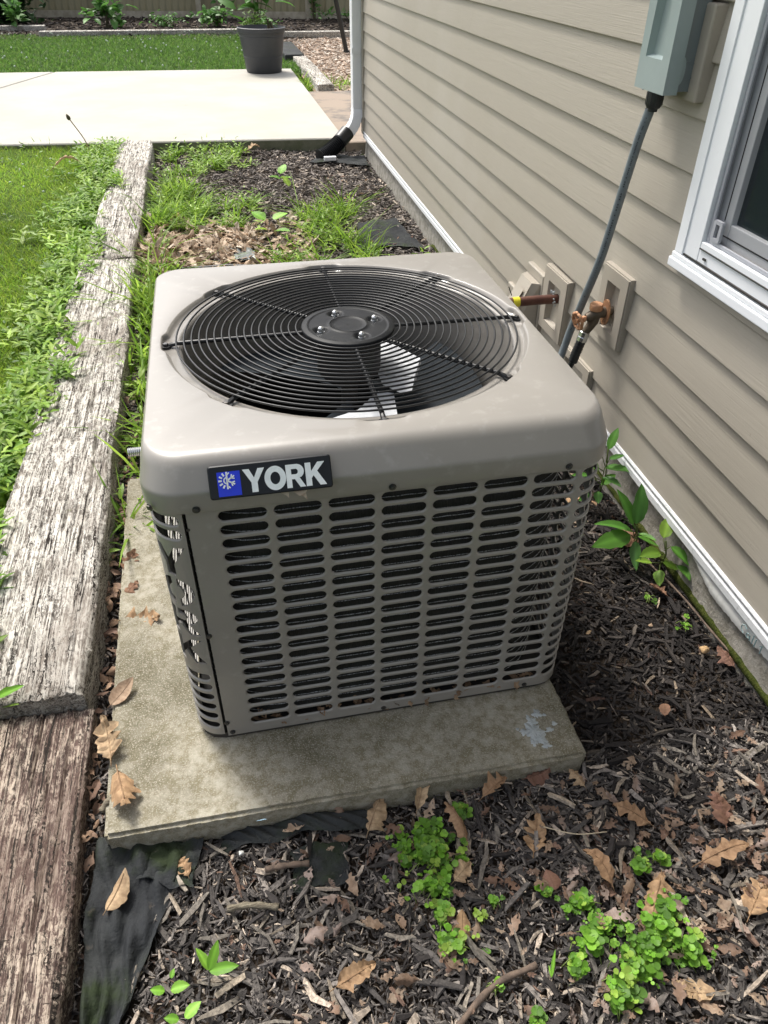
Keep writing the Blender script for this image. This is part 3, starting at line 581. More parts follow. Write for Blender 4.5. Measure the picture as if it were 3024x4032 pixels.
def sheet(name, s0, s1, z0, z1, holes, label=None, curve=(), base=0.0, edge=True):
    """holes: (outer loop, inner loop); curve: (a, b) ranges of s that get bending lines"""
    V = [(s0, z0), (s1, z0), (s1, z1), (s0, z1)]; E = [(0, 1), (1, 2), (2, 3), (3, 0)]
    for a, b in curve:
        k = max(2, int((b - a) / 0.009))
        for i in range(k + 1):
            s = a + (b - a) * i / k
            if s0 + 1e-4 < s < s1 - 1e-4: V += [(s, z0), (s, z1)]; E.append((len(V) - 2, len(V) - 1))
    for lo, li in holes:
        o_ = len(V); V += lo; E += [(o_ + i, o_ + (i + 1) % len(lo)) for i in range(len(lo))]
    r = delaunay_2d_cdt([Vector(p) for p in V], E, [], 0, 1e-6); vs, fs = r[0], r[2]
    P = np.array([(p.x, p.y) for p in vs]); T = np.array([t[:3] for t in fs]); C = P[T].mean(1); ok = np.ones(len(T), bool)
    for lo, li in holes:
        q_ = np.array(lo); bb = (C[:, 0] > q_[:, 0].min()) & (C[:, 0] < q_[:, 0].max()) & (C[:, 1] > q_[:, 1].min()) & (C[:, 1] < q_[:, 1].max())
        for i in np.nonzero(bb & ok)[0]:
            if inside(C[i], lo): ok[i] = False
    mb = MB(); mb.v = [(*perim(p[0], base), p[1]) for p in P]; mb.f = [tuple(int(a) for a in t) for t in T[ok]]
    for lo, li in holes:
        n = len(lo); ctr = np.mean(lo, 0)
        l2 = [(p[0] + (q_[0] - p[0]) * .55, p[1] + (q_[1] - p[1]) * .55) for p, q_ in zip(lo, li)]
        mb.add([(*perim(p[0], base), p[1]) for p in lo] + [(*perim(p[0], base + 0.0008), p[1]) for p in l2] + [(*perim(p[0], base + 0.0026), p[1]) for p in li] + [(*perim(p[0], base + 0.0042), p[1]) for p in li],
               [(k_ * n + i, (k_ + 1) * n + i, (k_ + 1) * n + (i + 1) % n, k_ * n + (i + 1) % n) for k_ in range(3) for i in range(n)])
    if edge:
        mb.add([(*perim(s, d), zz) for s in (s0,) for d in (base, base + 0.012) for zz in (z0, z1)], [(0, 1, 3, 2)]); mb.add([(*perim(s, d), zz) for s in (s1,) for d in (base, base + 0.012) for zz in (z0, z1)], [(0, 2, 3, 1)])
    o = part(name, mb, M_cab, A, True, 28)
    if label: o['label'] = label
    return o
def sx(x): return x + 0.405       # s of a point on the front face
rows = [ZR0 - QR * k for k in range(19)]
def louvers(cols): return [(stadium(c, zz, 0.0470, 0.0140), stadium(c, zz, 0.0438, 0.0108)) for c in cols for zz in rows]
La = RC * PI / 2; Lf = XR - XL - 2 * RC; Ls = YB - YF - 2 * RC
c1 = (Lf, Lf + La); c2 = (Lf + La + Ls, Lf + 2 * La + Ls)
sheet('louvered_panel', 0.006, Lf + La + Ls + 0.02, ZB + 0.004, ZT, louvers([sx(-0.3 + 0.1 * j) for j in range(16)]), curve=[c1, (c2[0], c2[0] + .02)], label='front louvered panel wrapping round the right corner')
sb = Lf + La + Ls + 0.022
sheet('louvered_panel', sb, sb + 0.105 + Lf + 0.10, ZB + 0.004, ZT, louvers([sb + 0.19 + 0.1 * j for j in range(8)]), curve=[(sb, c2[1]), (c2[1] + Lf, c2[1] + Lf + La)], label='rear louvered panel')
sc0 = sb + 0.207 + Lf
sheet('louvered_panel', sc0, PT - La - 0.022, ZB + 0.004, ZT, louvers([sc0 + 0.06 + 0.1 * j for j in range(int((PT - La - 0.022 - sc0) / 0.1))]), curve=[(sc0, c2[1] + Lf + La)], label='left louvered panel')
# corner post with cut-out lettering
def LY(n=1): return [[(0, 1), (.3, 1), (.5, .62), (.7, 1), (1, 1), (.64, .42), (.64, 0), (.36, 0), (.36, .42)]]
def arc(cx, cy, rx, ry, a0, a1, n): return [(cx + rx * math.cos(math.radians(a0 + (a1 - a0) * i / n)), cy + ry * math.sin(math.radians(a0 + (a1 - a0) * i / n))) for i in range(n + 1)]
KP = [(0, 0), (.28, 0), (.28, .32), (.38, .44), (.68, 0), (1, 0), (.58, .62), (.97, 1), (.63, 1), (.28, .62), (.28, 1), (0, 1)]
RO = [(0, 0), (.28, 0), (.28, .36), (.44, .36), (.70, 0), (1, 0), (.70, .42)] + arc(.58, .69, .38, .31, -55, 90, 10) + [(0, 1)]
RI = [(.28, .57), (.52, .57)] + arc(.52, .685, .12, .115, -70, 70, 6) + [(.52, .80), (.28, .80)]
OO = arc(.5, .5, .52, .52, 0, 360, 36)[:-1]; OI = arc(.5, .5, .24, .27, 0, 360, 28)[:-1]
cs_ = PT - 0.0440; wl = 0.074; hlet = 0.071
def place(poly, zb_, flip=False): return [(cs_ + (p[0] - .5) * wl, zb_ + p[1] * hlet) for p in poly]
def dens(poly, d=0.006):
    out = []
    for i in range(len(poly)):
        a = poly[i]; b = poly[(i + 1) % len(poly)]; L = math.hypot(b[0] - a[0], b[1] - a[1]); k = max(1, int(L / d)); out += [(a[0] + (b[0] - a[0]) * j / k, a[1] + (b[1] - a[1]) * j / k) for j in range(k)]
    return out
def ccw(p): return p if sum(p[i][0] * p[(i + 1) % len(p)][1] - p[(i + 1) % len(p)][0] * p[i][1] for i in range(len(p))) > 0 else p[::-1]
oL = arc(.5, .5, .52, .52, 100, 260, 20) + arc(.5, .5, .24, .27, 250, 110, 14); oR = arc(.5, .5, .52, .52, -80, 80, 20) + arc(.5, .5, .24, .27, 70, -70, 14)
rL = [(0, 0), (.28, 0), (.28, .36), (.42, .36), (.70, 0), (1, 0), (.70, .42)] + arc(.58, .69, .38, .31, -55, 90, 10) + [(.40, 1), (.40, .80), (.52, .80)] + arc(.52, .685, .14, .115, 70, -70, 6) + [(.28, .57), (.28, .80), (.30, .80), (.30, 1), (0, 1)]
letters = [place(LY()[0], -0.090), place(oL, -0.170), place(oR, -0.170), place(rL, -0.252), place(KP, -0.336)]
lets = [(ccw(dens(l)), ccw(dens(l))) for l in letters]
slots = [(stadium(cs_ - 0.004, rows[k], 0.0430, 0.0130), stadium(cs_ - 0.004, rows[k], 0.0400, 0.0102)) for k in (0, 1, 13, 14, 15, 16, 17, 18)]
sheet('corner_panel', PT - La - 0.020, PT - 0.0005, ZB + 0.012, ZT, lets + slots, curve=[(PT - La - .0, PT)], label='rounded left corner panel with YORK cut out of it')
# dark strip added inside the seam to stand for its shade
q = MB(); q.add([(*perim(0.001, d), zz) for d in (0.004, 0.03) for zz in (ZB, ZT)], [(0, 1, 3, 2)]); part('seam_shade_strip', q, M_dark, A)
# base pan
q = MB(); n = 120; pl = [perim(PT * i / n, 0.004) for i in range(n)]; q.prism(pl, lambda u, v_, d: (u, v_, d), ZB - 0.007, ZB + 0.012); part('base_pan', q, M_dark, A)
# coil
def rpath(ins, r, n=10):
    pts = []
    x0, x1, y0, y1 = XL + ins, XR - ins, YF + ins, YB - ins
    for cx, cy, a0 in ((x1 - r, y0 + r, -PI / 2), (x1 - r, y1 - r, 0), (x0 + r, y1 - r, PI / 2), (x0 + r, y0 + r, PI)):
        for i in range(n + 1): a = a0 + PI / 2 * i / n; pts.append((cx + r * math.cos(a), cy + r * math.sin(a)))
    return pts
cpth = rpath(0.030, 0.165)
q = MB(); k = len(cpth)
for ins, rr_ in ((0.030, 0.165), (0.055, 0.14)):
    pth = rpath(ins, rr_); q.add([(p[0], p[1], zz) for zz in (ZB + .012, ZT - 0.01) for p in pth], [(i, (i + 1) % k, k + (i + 1) % k, k + i) for i in range(k)])
part('condenser_coil', q, M_coil, A, True, 50)
q = MB(); zz = ZB + 0.03; tp = rpath(0.0285, 0.1655, 14)
fine = []
for i in range(len(tp)):
    a, b = Vector(tp[i]), Vector(tp[(i + 1) % len(tp)]); kk = max(1, int((b - a).length / 0.02)); fine += [a.lerp(b, j / kk) for j in range(kk)]
while zz < ZT - 0.02:
    q.tube([(p.x, p.y, zz + 0.0006 * math.sin(i * 2.4 + zz * 50)) for i, p in enumerate(fine)], [0.0007 if i % 2 else 0.0012 for i in range(len(fine))], 4, closed=True); zz += 0.0215
part('coil_tubing', q, M_tube, A, kind='stuff')
# leaf debris inside the base
# ---- cap
CX, CY = -0.02, 0.5
NA = 512
def rrect(hx, hy, r, th):
    """rounded rectangle radius along direction th"""
    c, s = abs(math.cos(th)), abs(math.sin(th)); hx2, hy2 = hx - r, hy - r
    t1 = hx / max(c, 1e-9); t2 = hy / max(s, 1e-9)
    if t1 * s <= hy2: return t1
    if t2 * c <= hx2: return t2
    b = c * hx2 + s * hy2; d = hx2 * hx2 + hy2 * hy2 - r * r; return b + math.sqrt(max(0, b * b - d))
cyc = 0.4975; oy = cyc - CY
def outer(i, hx, hy, r):
    th = 2 * PI * i / NA; k = rrect(hx, hy, r, th); return (CX - 0.007 + k * math.cos(th), cyc + k * math.sin(th))
PROF = [(0.4370, 0.4980, 0.066, 0.066), (0.4435, 0.5045, 0.070, 0.0645), (0.4450, 0.5060, 0.072, 0.069), (0.4450, 0.5060, 0.072, 0.100), (0.4448, 0.5057, 0.072, 0.1035), (0.4440, 0.5044, 0.072, 0.1075), (0.4430, 0.5026, 0.072, 0.1105), (0.4375, 0.4825, 0.072, 0.1415),
        (0.4362, 0.4790, 0.072, 0.1465), (0.4345, 0.4745, 0.071, 0.1515), (0.4325, 0.4685, 0.070, 0.1560), (0.4308, 0.4617, 0.068, 0.1588), (0.4295, 0.4550, 0.066, 0.1603), (0.4288, 0.4500, 0.065, 0.1606)]
scr_a = [math.radians(180 - 45 * k) for k in range(8)]
def notch(th):
    d = min(abs((th - a + PI) % (2 * PI) - PI) for a in scr_a); d = math.degrees(d)
    x = max(0, min(1, (7.5 - d) / 3.2)); x = x * x * (3 - 2 * x); return x
cap = MB(); rings = []
for hx, hy, r, zz in PROF: rings.append([(*outer(i, hx, hy, r), zz) for i in range(NA)])
def circ(r0, dn, zz):
    out = []
    for i in range(NA):
        th = 2 * PI * i / NA; k = r0 + dn * notch(th); out.append((CX + k * math.cos(th), CY + k * math.sin(th), zz))
    return out
# keep the cap's rim clear of the front edge where the notch comes close
rings += [circ(0.4100, 0.0080, 0.1606), circ(0.4080, 0.0080, 0.1598), circ(0.4045, 0.0100, 0.1545), circ(0.4010, 0.0120, 0.1490), circ(0.3980, 0.0140, 0.1472), circ(0.3835, 0.0, 0.1465), circ(0.3775, 0.0, 0.1450), circ(0.3735, 0, 0.1400), circ(0.3715, 0, 0.130), circ(0.366, 0, 0.100), circ(0.359, 0, 0.060), circ(0.355, 0, 0.0), circ(0.355, 0, -0.10), circ(0.362, 0, -0.11)]
for rg in rings: cap.v += rg
for k in range(len(rings) - 1):
    for i in range(NA): cap.f.append((k * NA + i, k * NA + (i + 1) % NA, (k + 1) * NA + (i + 1) % NA, (k + 1) * NA + i))
part('top_cap', cap, M_cab, A, True, 60)
# fan guard
GZp = 0.1600
for k in range(17):
    r = 0.3835 - k * 0.01655
    q = MB(); q.tube([(CX + r * math.cos(2 * PI * i / 96), CY + r * math.sin(2 * PI * i / 96), GZp + 0.0025 + (0.004 * (1 - r / .3835))) for i in range(96)], 0.0022, 8, closed=True); part('guard_ring', q, M_black, A, True, 80)
for a in scr_a:
    ca, sa = math.cos(a), math.sin(a)
    q = MB(); q.tube([(CX + ca * 0.085, CY + sa * 0.085, GZp - 0.003), (CX + ca * 0.385, CY + sa * 0.385, GZp - 0.0045)], 0.0048, 10)
    sp = part('guard_spoke', q, M_black, A, True)
    q = MB(); q.lathe([(0.0115, 0), (0.0115, 0.003), (0.0, 0.003)], (CX + ca * 0.407, CY + sa * 0.407, 0.1492), (0, 0, 1), 20)
    q.tube([(CX + ca * 0.384, CY + sa * 0.384, GZp - 0.005), (CX + ca * 0.395, CY + sa * 0.395, 0.153), (CX + ca * 0.400, CY + sa * 0.400, 0.1507)], [0.0048, 0.0055, 0.005], 8); part('spoke_tab', q, M_black, sp, True)
    q = MB(); q.lathe([(0.0062, 0.003), (0.0062, 0.0075), (0.005, 0.0085), (0.0, 0.0088)], (CX + ca * 0.407, CY + sa * 0.407, 0.1492), (0, 0, 1), 6); part('spoke_screw', q, M_screw, sp)
# hub plate with pockets
q = MB(); n = 96; prof = [(0.1065, -0.006), (0.1065, 0.0), (0.1045, 0.0018)]
hz = 0.1665; nut_a = [math.radians(17 + 90 * k) for k in range(4)]
rad = [0.1045, 0.098, 0.096, 0.0925, 0.0905, 0.088, 0.085, 0.081, 0.077, 0.073, 0.068, 0.063, 0.058, 0.053, 0.0475, 0.045, 0.0425, 0.040, 0.030, 0.015, 0.002]
def hub_h(x, y, r):
    h = 0.0018
    for c0, wd, amp in ((0.0942, 0.004, 0.0022), (0.0427, 0.0035, 0.0022)): h += amp * max(0, 1 - abs(r - c0) / wd)
    for a in nut_a:
        d = math.hypot(x - 0.068 * math.cos(a), y - 0.068 * math.sin(a)); k = max(0, min(1, (0.0175 - d) / 0.007)); k = k * k * (3 - 2 * k); h = h * (1 - k) - 0.0085 * k
    return h
q.v += [(CX + r * math.cos(2 * PI * i / n), CY + r * math.sin(2 * PI * i / n), hz + z_) for r, z_ in prof[:2] for i in range(n)]
for r in rad: q.v += [(CX + r * math.cos(2 * PI * i / n), CY + r * math.sin(2 * PI * i / n), hz + hub_h(r * math.cos(2 * PI * i / n), r * math.sin(2 * PI * i / n), r)) for i in range(n)]
for k in range(len(rad) + 1):
    for i in range(n): q.f.append((k * n + i, k * n + (i + 1) % n, (k + 1) * n + (i + 1) % n, (k + 1) * n + i))
hub = part('hub_plate', q, M_hub, A, True, 60)
for a in nut_a:
    cx_, cy_ = CX + 0.068 * math.cos(a), CY + 0.068 * math.sin(a)
    q = MB(); q.lathe([(0.0085, -0.008), (0.0085, -0.001)], (cx_, cy_, hz), (0, 0, 1), 6, capt=True)
    q.lathe([(0.0068, -0.001), (0.0072, 0.003), (0.0062, 0.0075), (0.0035, 0.0102), (0.0, 0.0110)], (cx_, cy_, hz), (0, 0, 1), 20); part('acorn_nut', q, M_nut, hub, True, 30)
# motor, blades, inside sheet metal
q = MB(); q.lathe([(0.0, 0.155), (0.070, 0.155), (0.075, 0.145), (0.075, 0.06), (0.06, 0.04), (0.02, 0.03), (0.02, -0.03), (0, -.03)], (CX, CY, 0), (0, 0, 1), 32); part('fan_motor', q, M_dark, A, True, 40)
for a0 in (-2, 118, 238):
    q = MB(); nr, nc = 12, 14
    for i in range(nr + 1):
        t = i / nr; r = 0.05 + 0.285 * t
        hw = math.radians(25 + 8 * t * (1.2 - .4 * t)); 
        for j in range(nc + 1):
            u = j / nc - .5; a = math.radians(a0) + u * 2 * hw + 0.12 * t; q.v.append((CX + r * math.cos(a), CY + r * math.sin(a), -0.012 + 0.070 * u * (0.7 + .3 * t) - 0.035 * (u * u)))
    q.f = [(i * (nc + 1) + j, i * (nc + 1) + j + 1, (i + 1) * (nc + 1) + j + 1, (i + 1) * (nc + 1) + j) for i in range(nr) for j in range(nc)]
    part('fan_blade', q, M_blade, A, True)
q = MB(); q.add([(0.040, 0.625, 0.072), (0.086, 0.622, 0.070), (0.156, 0.509, 0.064), (0.122, 0.425, 0.061), (0.040, 0.440, 0.064)], [(0, 1, 2, 3, 4)])
q.add([(0.122, 0.424, 0.0605), (0.100, 0.364, 0.056), (0.078, 0.352, 0.058), (0.040, 0.398, 0.062), (0.040, 0.439, 0.0635)], [(0, 1, 2, 3, 4)])
q.add([(0.122, 0.424, 0.0605), (0.156, 0.509, 0.064), (0.158, 0.507, 0.054), (0.124, 0.422, 0.050)], [(0, 1, 2, 3)])
part('blade_bracket', q, M_galv, A)
q = MB(); q.add([(0.063, 0.383, 0.046), (0.030, 0.398, 0.047), (-0.030, 0.325, 0.046), (-0.095, 0.300, 0.045), (-0.080, 0.280, 0.045), (0.048, 0.270, 0.045)], [(0, 1, 2, 3, 4, 5)]); q.add([(0.063, 0.383, 0.046), (0.048, 0.270, 0.045), (0.050, 0.270, 0.033), (0.065, 0.383, 0.034)], [(0, 1, 2, 3)])
part('blade_bracket', q, M_galv, A)
q = MB(); q.box(-0.30, 0.28, 0.2, 0.75, -0.56, -0.52, 0.01); q.lathe([(0.09, -0.57), (0.09, -0.30), (0.06, -0.26), (0, -0.25)], (0.0, 0.5, 0), (0, 0, 1), 24); part('compressor', q, M_dark, A, True)
# screws on the cabinet
def screw(x, y, z_, nrm, big=0.0058):
    q = MB(); q.lathe([(big * 1.25, 0.0), (big * 1.25, 0.0012), (big * .85, 0.0014)], (x, y, z_), nrm, 18); q.lathe([(big * .85, 0.0012), (big * .85, 0.0045), (big * .5, 0.0048), (0, 0.0044)], (x, y, z_), nrm, 6)
    part('screw', q, M_screw, A)
for x in (-0.378, -0.026, 0.319): screw(x, -0.0090, 0.0725, (0, -1, 0))
screw(-0.457, 0.012, 0.0745, (-0.77, -0.64, 0))
for x, z_ in ((-0.399, -0.253), (-0.401 + .004, -0.537), (-0.388, -0.572), (-0.036, -0.576), (0.315, -0.576)): screw(x, -0.0003, z_, (0, -1, 0), 0.005)
q = MB(); q.lathe([(0.0035, 0.0), (0.0035, 0.0006), (0, 0.0006)], (-0.399, -0.0002, 0.023), (0, -1, 0), 12); part('pilot_hole', q, M_dark, A)
# badge on the chamfer
bo = Vector((-0.2435, -0.0115, 0.1260)); bn = Vector((0, -0.80, 0.60)).normalized() * 1.0
bn = Vector((0, -0.85, 0.527)).normalized(); bu = Vector((1, 0, 0)); bv = bn.cross(bu).normalized()
if bv.z < 0: bv = -bv
def bf(u, v_, d): return tuple(bo + bu * u + bv * v_ + bn * d)
BW, BH = 0.212, 0.058
def rr2(w_, h_, r, n=5):
    out = []
    for cx_, cy_, a0 in ((w_ / 2 - r, h_ / 2 - r, 0), (-w_ / 2 + r, h_ / 2 - r, 90), (-w_ / 2 + r, -h_ / 2 + r, 180), (w_ / 2 - r, -h_ / 2 + r, 270)): out += arc(cx_, cy_, r, r, a0, a0 + 90, n)
    return out
q = MB(); o1 = rr2(BW, BH, .005); o2 = rr2(BW - .004, BH - .004, .004); k = len(o1)
q.add([bf(p[0], p[1], -0.010) for p in o1] + [bf(p[0], p[1], 0.004) for p in o1] + [bf(p[0], p[1], 0.006) for p in o2], [(i, (i + 1) % k, k + (i + 1) % k, k + i) for i in range(k)] + [(k + i, k + (i + 1) % k, 2 * k + (i + 1) % k, 2 * k + i) for i in range(k)] + [tuple(range(2 * k, 3 * k))])
bd = part('nameplate', q, M_badge, A, True, 30, label='black nameplate reading YORK')
q = MB(); q.prism([(-0.091, -0.0245), (-0.052, -0.0245), (-0.052, 0.0175), (-0.091, 0.0175)], bf, 0.0066, 0.0058); part('blue_square', q, M_blue, bd)
def sq(mb, pts, wd, d1=0.0074, d0=0.0064):
    for i in range(len(pts) - 1):
        a, b = Vector(pts[i]), Vector(pts[i + 1]); d = (b - a); p = Vector((-d.y, d.x)).normalized() * wd / 2
        mb.prism([tuple(a - p), tuple(b - p), tuple(b + p), tuple(a + p)], bf, d1, d0)
fl = MB(); fc = Vector((-0.0745, 0.0025)); fs = 0.0148
def pol(r, a): return (fc.x + r * math.cos(math.radians(a)), fc.y + r * math.sin(math.radians(a)))
sq(fl, [pol(fs, 90), pol(fs, -90)], 0.0028)
for a in (30, -30):
    sq(fl, [tuple(fc), pol(fs, a)], 0.0026)
    b_ = Vector(pol(fs * .55, a))
    for da in (45, -45): sq(fl, [tuple(b_), (b_.x + fs * .42 * math.cos(math.radians(a + da)), b_.y + fs * .42 * math.sin(math.radians(a + da)))], 0.0022)
for a, das in ((90, (-45,)), (-90, (45,))):
    b_ = Vector(pol(fs * .6, a)); sq(fl, [tuple(b_), (b_.x + fs * .42 * math.cos(math.radians(a + das[0])), b_.y + fs * .42 * math.sin(math.radians(a + das[0])))], 0.0022)
sq(fl, [pol(fs * .36, a) for a in range(90, 271, 18)], 0.0022)
for a in (120, 150, 180, 210, 240): sq(fl, [pol(fs * .60, a), pol(fs * 1.0, a)], 0.0030)
part('snowflake_emblem', fl, M_letter, bd)
lx = -0.0475
for ch, wd in (('Y', 0.0375), ('O', 0.0355), ('R', 0.0325), ('K', 0.0355)):
    q = MB(); y0, hgt = -0.0225, 0.0405
    tr = lambda p: (lx + p[0] * wd, y0 + p[1] * hgt)
    if ch == 'O': q.prism([tr(p) for p in OO], bf, 0.0074, 0.0060, holes=[[tr(p) for p in OI]])
    elif ch == 'R': q.prism([tr(p) for p in RO], bf, 0.0074, 0.0060, holes=[[tr(p) for p in RI]])
    else: q.prism([tr(p) for p in (LY()[0] if ch == 'Y' else KP)], bf, 0.0074, 0.0060)
    o = part('letter', q, M_letter, bd); o['label'] = 'white letter ' + ch; lx += wd - 0.0005 if ch == 'Y' else wd + 0.0012

# ================================================================== TIMBERS
def tie(name, x0, x1, y0, y1, z0, z1, material, label, seed, nl=220, rot=0.0, taper=0.0, droop=0.0):
    """rectangular timber with worn arrises, split top and uneven faces"""
    rr = np.random.default_rng(seed); w_ = x1 - x0; h_ = z1 - z0; b = 0.012
    sec = []
    for i in range(9): sec.append((-w_ / 2, -h_ / 2 + (h_ - b) * i / 8))
    nw = 44
    for i in range(nw + 1): sec.append((-w_ / 2 + b + (w_ - 2 * b) * i / nw, h_ / 2))
    for i in range(9): sec.append((w_ / 2, h_ / 2 - b - (h_ - b) * i / 8))
    sec = np.array(sec); k = len(sec); ys = np.linspace(y0, y1, nl); V = np.zeros((nl, k, 3))
    cracks = [(rr.uniform(-.42, .42) * w_, rr.uniform(y0, y1), rr.uniform(.15, .8), rr.uniform(.004, .012), rr.uniform(.0012, .0030)) for _ in range(int(14 * (y1 - y0)) + 8)]
    top = np.abs(sec[:, 1] - h_ / 2) < 1e-6
    rowh = rr.normal(0, .0009, k)
    for j, y in enumerate(ys):
        P = sec.copy(); z_ = P[:, 1].copy(); x_ = P[:, 0].copy()
        z_[top] += 0.004 * np.sin(y * 3.1 + x_[top] * 9 + seed) + 0.0025 * np.sin(y * 17 + x_[top] * 31) + rowh[top] + rr.normal(0, 0.0009, top.sum())
        side = np.where(x_ > 0, 1, -1); wob = 0.004 * math.sin(y * 4.3 + seed) + 0.003 * math.sin(y * 11 + seed * 2)
        edge = np.abs(np.abs(sec[:, 0]) - w_ / 2) < b + .001
        x_ = x_ + np.where(edge, side * wob + rr.normal(0, 0.0018, k), 0)
        for cx_, cy_, L, dp, cw in cracks:
            if abs(y - cy_) < L / 2:
                e_ = 1 - (2 * (y - cy_) / L) ** 2; cxx = cx_ + .004 * math.sin(y * 9 + cx_ * 50); z_[top] -= dp * e_ * np.clip(1 - np.abs(sec[top, 0] - cxx) / (cw * 2.2), 0, 1)
        e2 = min(y - y0, y1 - y); z_[top] -= 0.006 * max(0, 1 - e2 / 0.02)
        V[j, :, 0] = (x0 + x1) / 2 + x_ + rot * (y - y0); V[j, :, 1] = y + rr.normal(0, .003, k) * (1 if e2 < .02 else .15); V[j, :, 2] = (z0 + z1) / 2 + z_
    F = [(j * k + i, j * k + i + 1, (j + 1) * k + i + 1, (j + 1) * k + i) for j in range(nl - 1) for i in range(k - 1)]
    F.append(tuple(range(k))); F.append(tuple((nl - 1) * k + i for i in range(k))[::-1]); F = [f[::-1] for f in F]
    o = mk(name, V.reshape(-1, 3), F, material, None, True, sharp=50, loc=((x0 + x1) / 2, (y0 + y1) / 2, z0)); tag(o, label, 'timber', 'old railway tie timbers edging the bed'); return o
tie('landscape_timber', -0.985, -0.712, -1.35, 0.150, -0.70, -0.583, M_tieb, 'brown near timber at the bottom left corner, lower than the next', 3, 260)
tie('landscape_timber', -1.022, -0.722, 0.155, 3.17, -0.70, -0.532, M_tieg, 'longest bleached grey timber running beside the air conditioner', 5, 420, rot=-0.010)
tie('landscape_timber', -1.035, -0.765, 3.20, 6.18, -0.70, -0.535, M_tieg, 'far bleached grey timber ending at the patio', 9, 300)
tie('landscape_timber', 1.03, 1.22, 8.87, 11.5, -0.68, -0.53, M_tieg, 'timber between patio and tan chip bed, far behind the downspout', 13, 90)
q = MB(); q.box(0.92, 1.20, 11.55, 13.2, -0.66, -0.52, 0.02); o = mk('black_edging', q.v, q.f, M_fabric); tag(o, 'black plastic edging block behind the planter', 'edging')
for i, (a, b) in enumerate(((-9.0, -3.05), (-3.0, 0.95), (1.10, 3.6))):
    yy = 15.3 - 0.12 * a if i < 2 else 14.75
    lb = ['long low timber edging the back bed at far left', 'low timber edging the back bed behind the far lawn', 'timber at the back of the tan chip bed'][i]
    q = MB(); q.box(a, b, yy - .09 - (0.35 if i == 1 else 0), yy + .09 - (0.35 if i == 1 else 0), -0.66, -0.52, 0.012); o = mk('landscape_timber', q.v, q.f, M_tieg); tag(o, lb, 'timber', 'timbers edging the back bed')

# ================================================================== DOWNSPOUT
D_ = thing('downspout', (0.98, 5.92, -0.4), 'white corrugated downspout at the far corner of the house', 'downspout')
def rrs(cx, cy, hx, hy, n=40):
    out = []
    for i in range(n):
        a = 2 * PI * i / n; k = rrect(hx, hy, 0.012, a) ; rb = 1 - 0.035 * (1 + math.cos(a * 16)) / 2; out.append((cx + k * rb * math.cos(a), cy + k * rb * math.sin(a)))
    return out
q = MB(); n = 40; lv = [(0, -0.30), (0, 3.0)]
for d, zz in lv: q.v += [(p[0], p[1], zz) for p in rrs(0.970, 5.945, 0.042, 0.055)]
q.f = [(i, (i + 1) % n, n + (i + 1) % n, n + i) for i in range(n)]; part('straight_pipe', q, M_white, D_, True, 30)
q = MB(); el = []
for i in range(15):
    t = i / 14; a = math.radians(62 * t); px = 0.970 - 0.20 * (1 - math.cos(a)) ; pz = -0.30 - 0.20 * math.sin(a); tx_, tz_ = -math.sin(a), -math.cos(a)
    sq_ = 1.04 if i % 2 else 0.97
    for p in rrs(0, 0, 0.044 * sq_, 0.055 * sq_): q.v.append((px + p[0] * (math.cos(a)), 5.945 + p[1] - 0.10 * t, pz - p[0] * math.sin(a)))
q.f = [(k * n + i, k * n + (i + 1) % n, (k + 1) * n + (i + 1) % n, (k + 1) * n + i) for k in range(14) for i in range(n)]; part('elbow', q, M_white, D_, True, 50)
q = MB(); q.box(0.925, 0.99, 5.882, 5.888, 0.10, 0.14); part('strap', q, M_white, D_)
E_ = thing('drain_hose', (0.75, 5.8, -0.6), 'black corrugated drain hose fitted on the downspout elbow', 'drain hose')
q = MB(); P0 = Vector((0.872, 5.845, -0.465)); P1 = Vector((0.60, 5.66, -0.615)); pts = []; rr_ = []
for i in range(60):
    t = i / 59; pts.append(P0.lerp(P1, t) + Vector((0, 0, -0.02 * math.sin(PI * t)))); rr_.append(0.062 if t < .30 else 0.056 + 0.008 * math.sin(i * 2.1))
q.tube(pts, rr_, 24); part('corrugated_tube', q, M_hose, E_, True, 50)

# ================================================================== PLANTER, POLE, FENCE
PL = thing('planter', (0.51, 10.35, -0.56), 'large dark grey round planter pot on the far edge of the patio', 'planter')
q = MB(); q.lathe([(0.0, 0.0), (0.215, 0.0), (0.225, 0.01), (0.285, 0.44), (0.300, 0.445), (0.305, 0.49), (0.292, 0.495), (0.285, 0.46), (0.27, 0.44)], (0.51, 10.2, -0.56), (0, 0, 1), 56); part('pot', q, M_planter, PL, True, 40)
q = MB()
for hh_ in (0.40, 0.18): 
    r_ = 0.225 + (0.285 - 0.225) * hh_ / 0.44; q.lathe([(r_, hh_ - .004), (r_ + .003, hh_), (r_, hh_ + .004)], (0.51, 10.2, -0.56), (0, 0, 1), 56)
part('raised_band', q, M_planter, PL, True, 70)
q = MB(); q.lathe([(0.275, 0.43), (0.1, 0.45), (0, 0.45)], (0.51, 10.2, -0.56), (0, 0, 1), 40); part('potting_soil', q, M_soil, PL, True)

Q_ = thing('black_pole', (2.05, 12.5, -0.6), 'leaning black metal pole behind the downspout', 'pole')
q = MB(); q.tube([(1.98, 12.5, -0.62), (1.62, 12.3, 0.9), (1.2, 12.0, 2.6)], 0.035, 12); part('pole_shaft', q, M_condk, Q_, True)
q = MB(); q.lathe([(0.05, 0), (0.05, 0.04)], (1.98, 12.5, -0.62), (0, 0, 1), 14, capt=True); part('foot', q, M_condk, Q_, True)

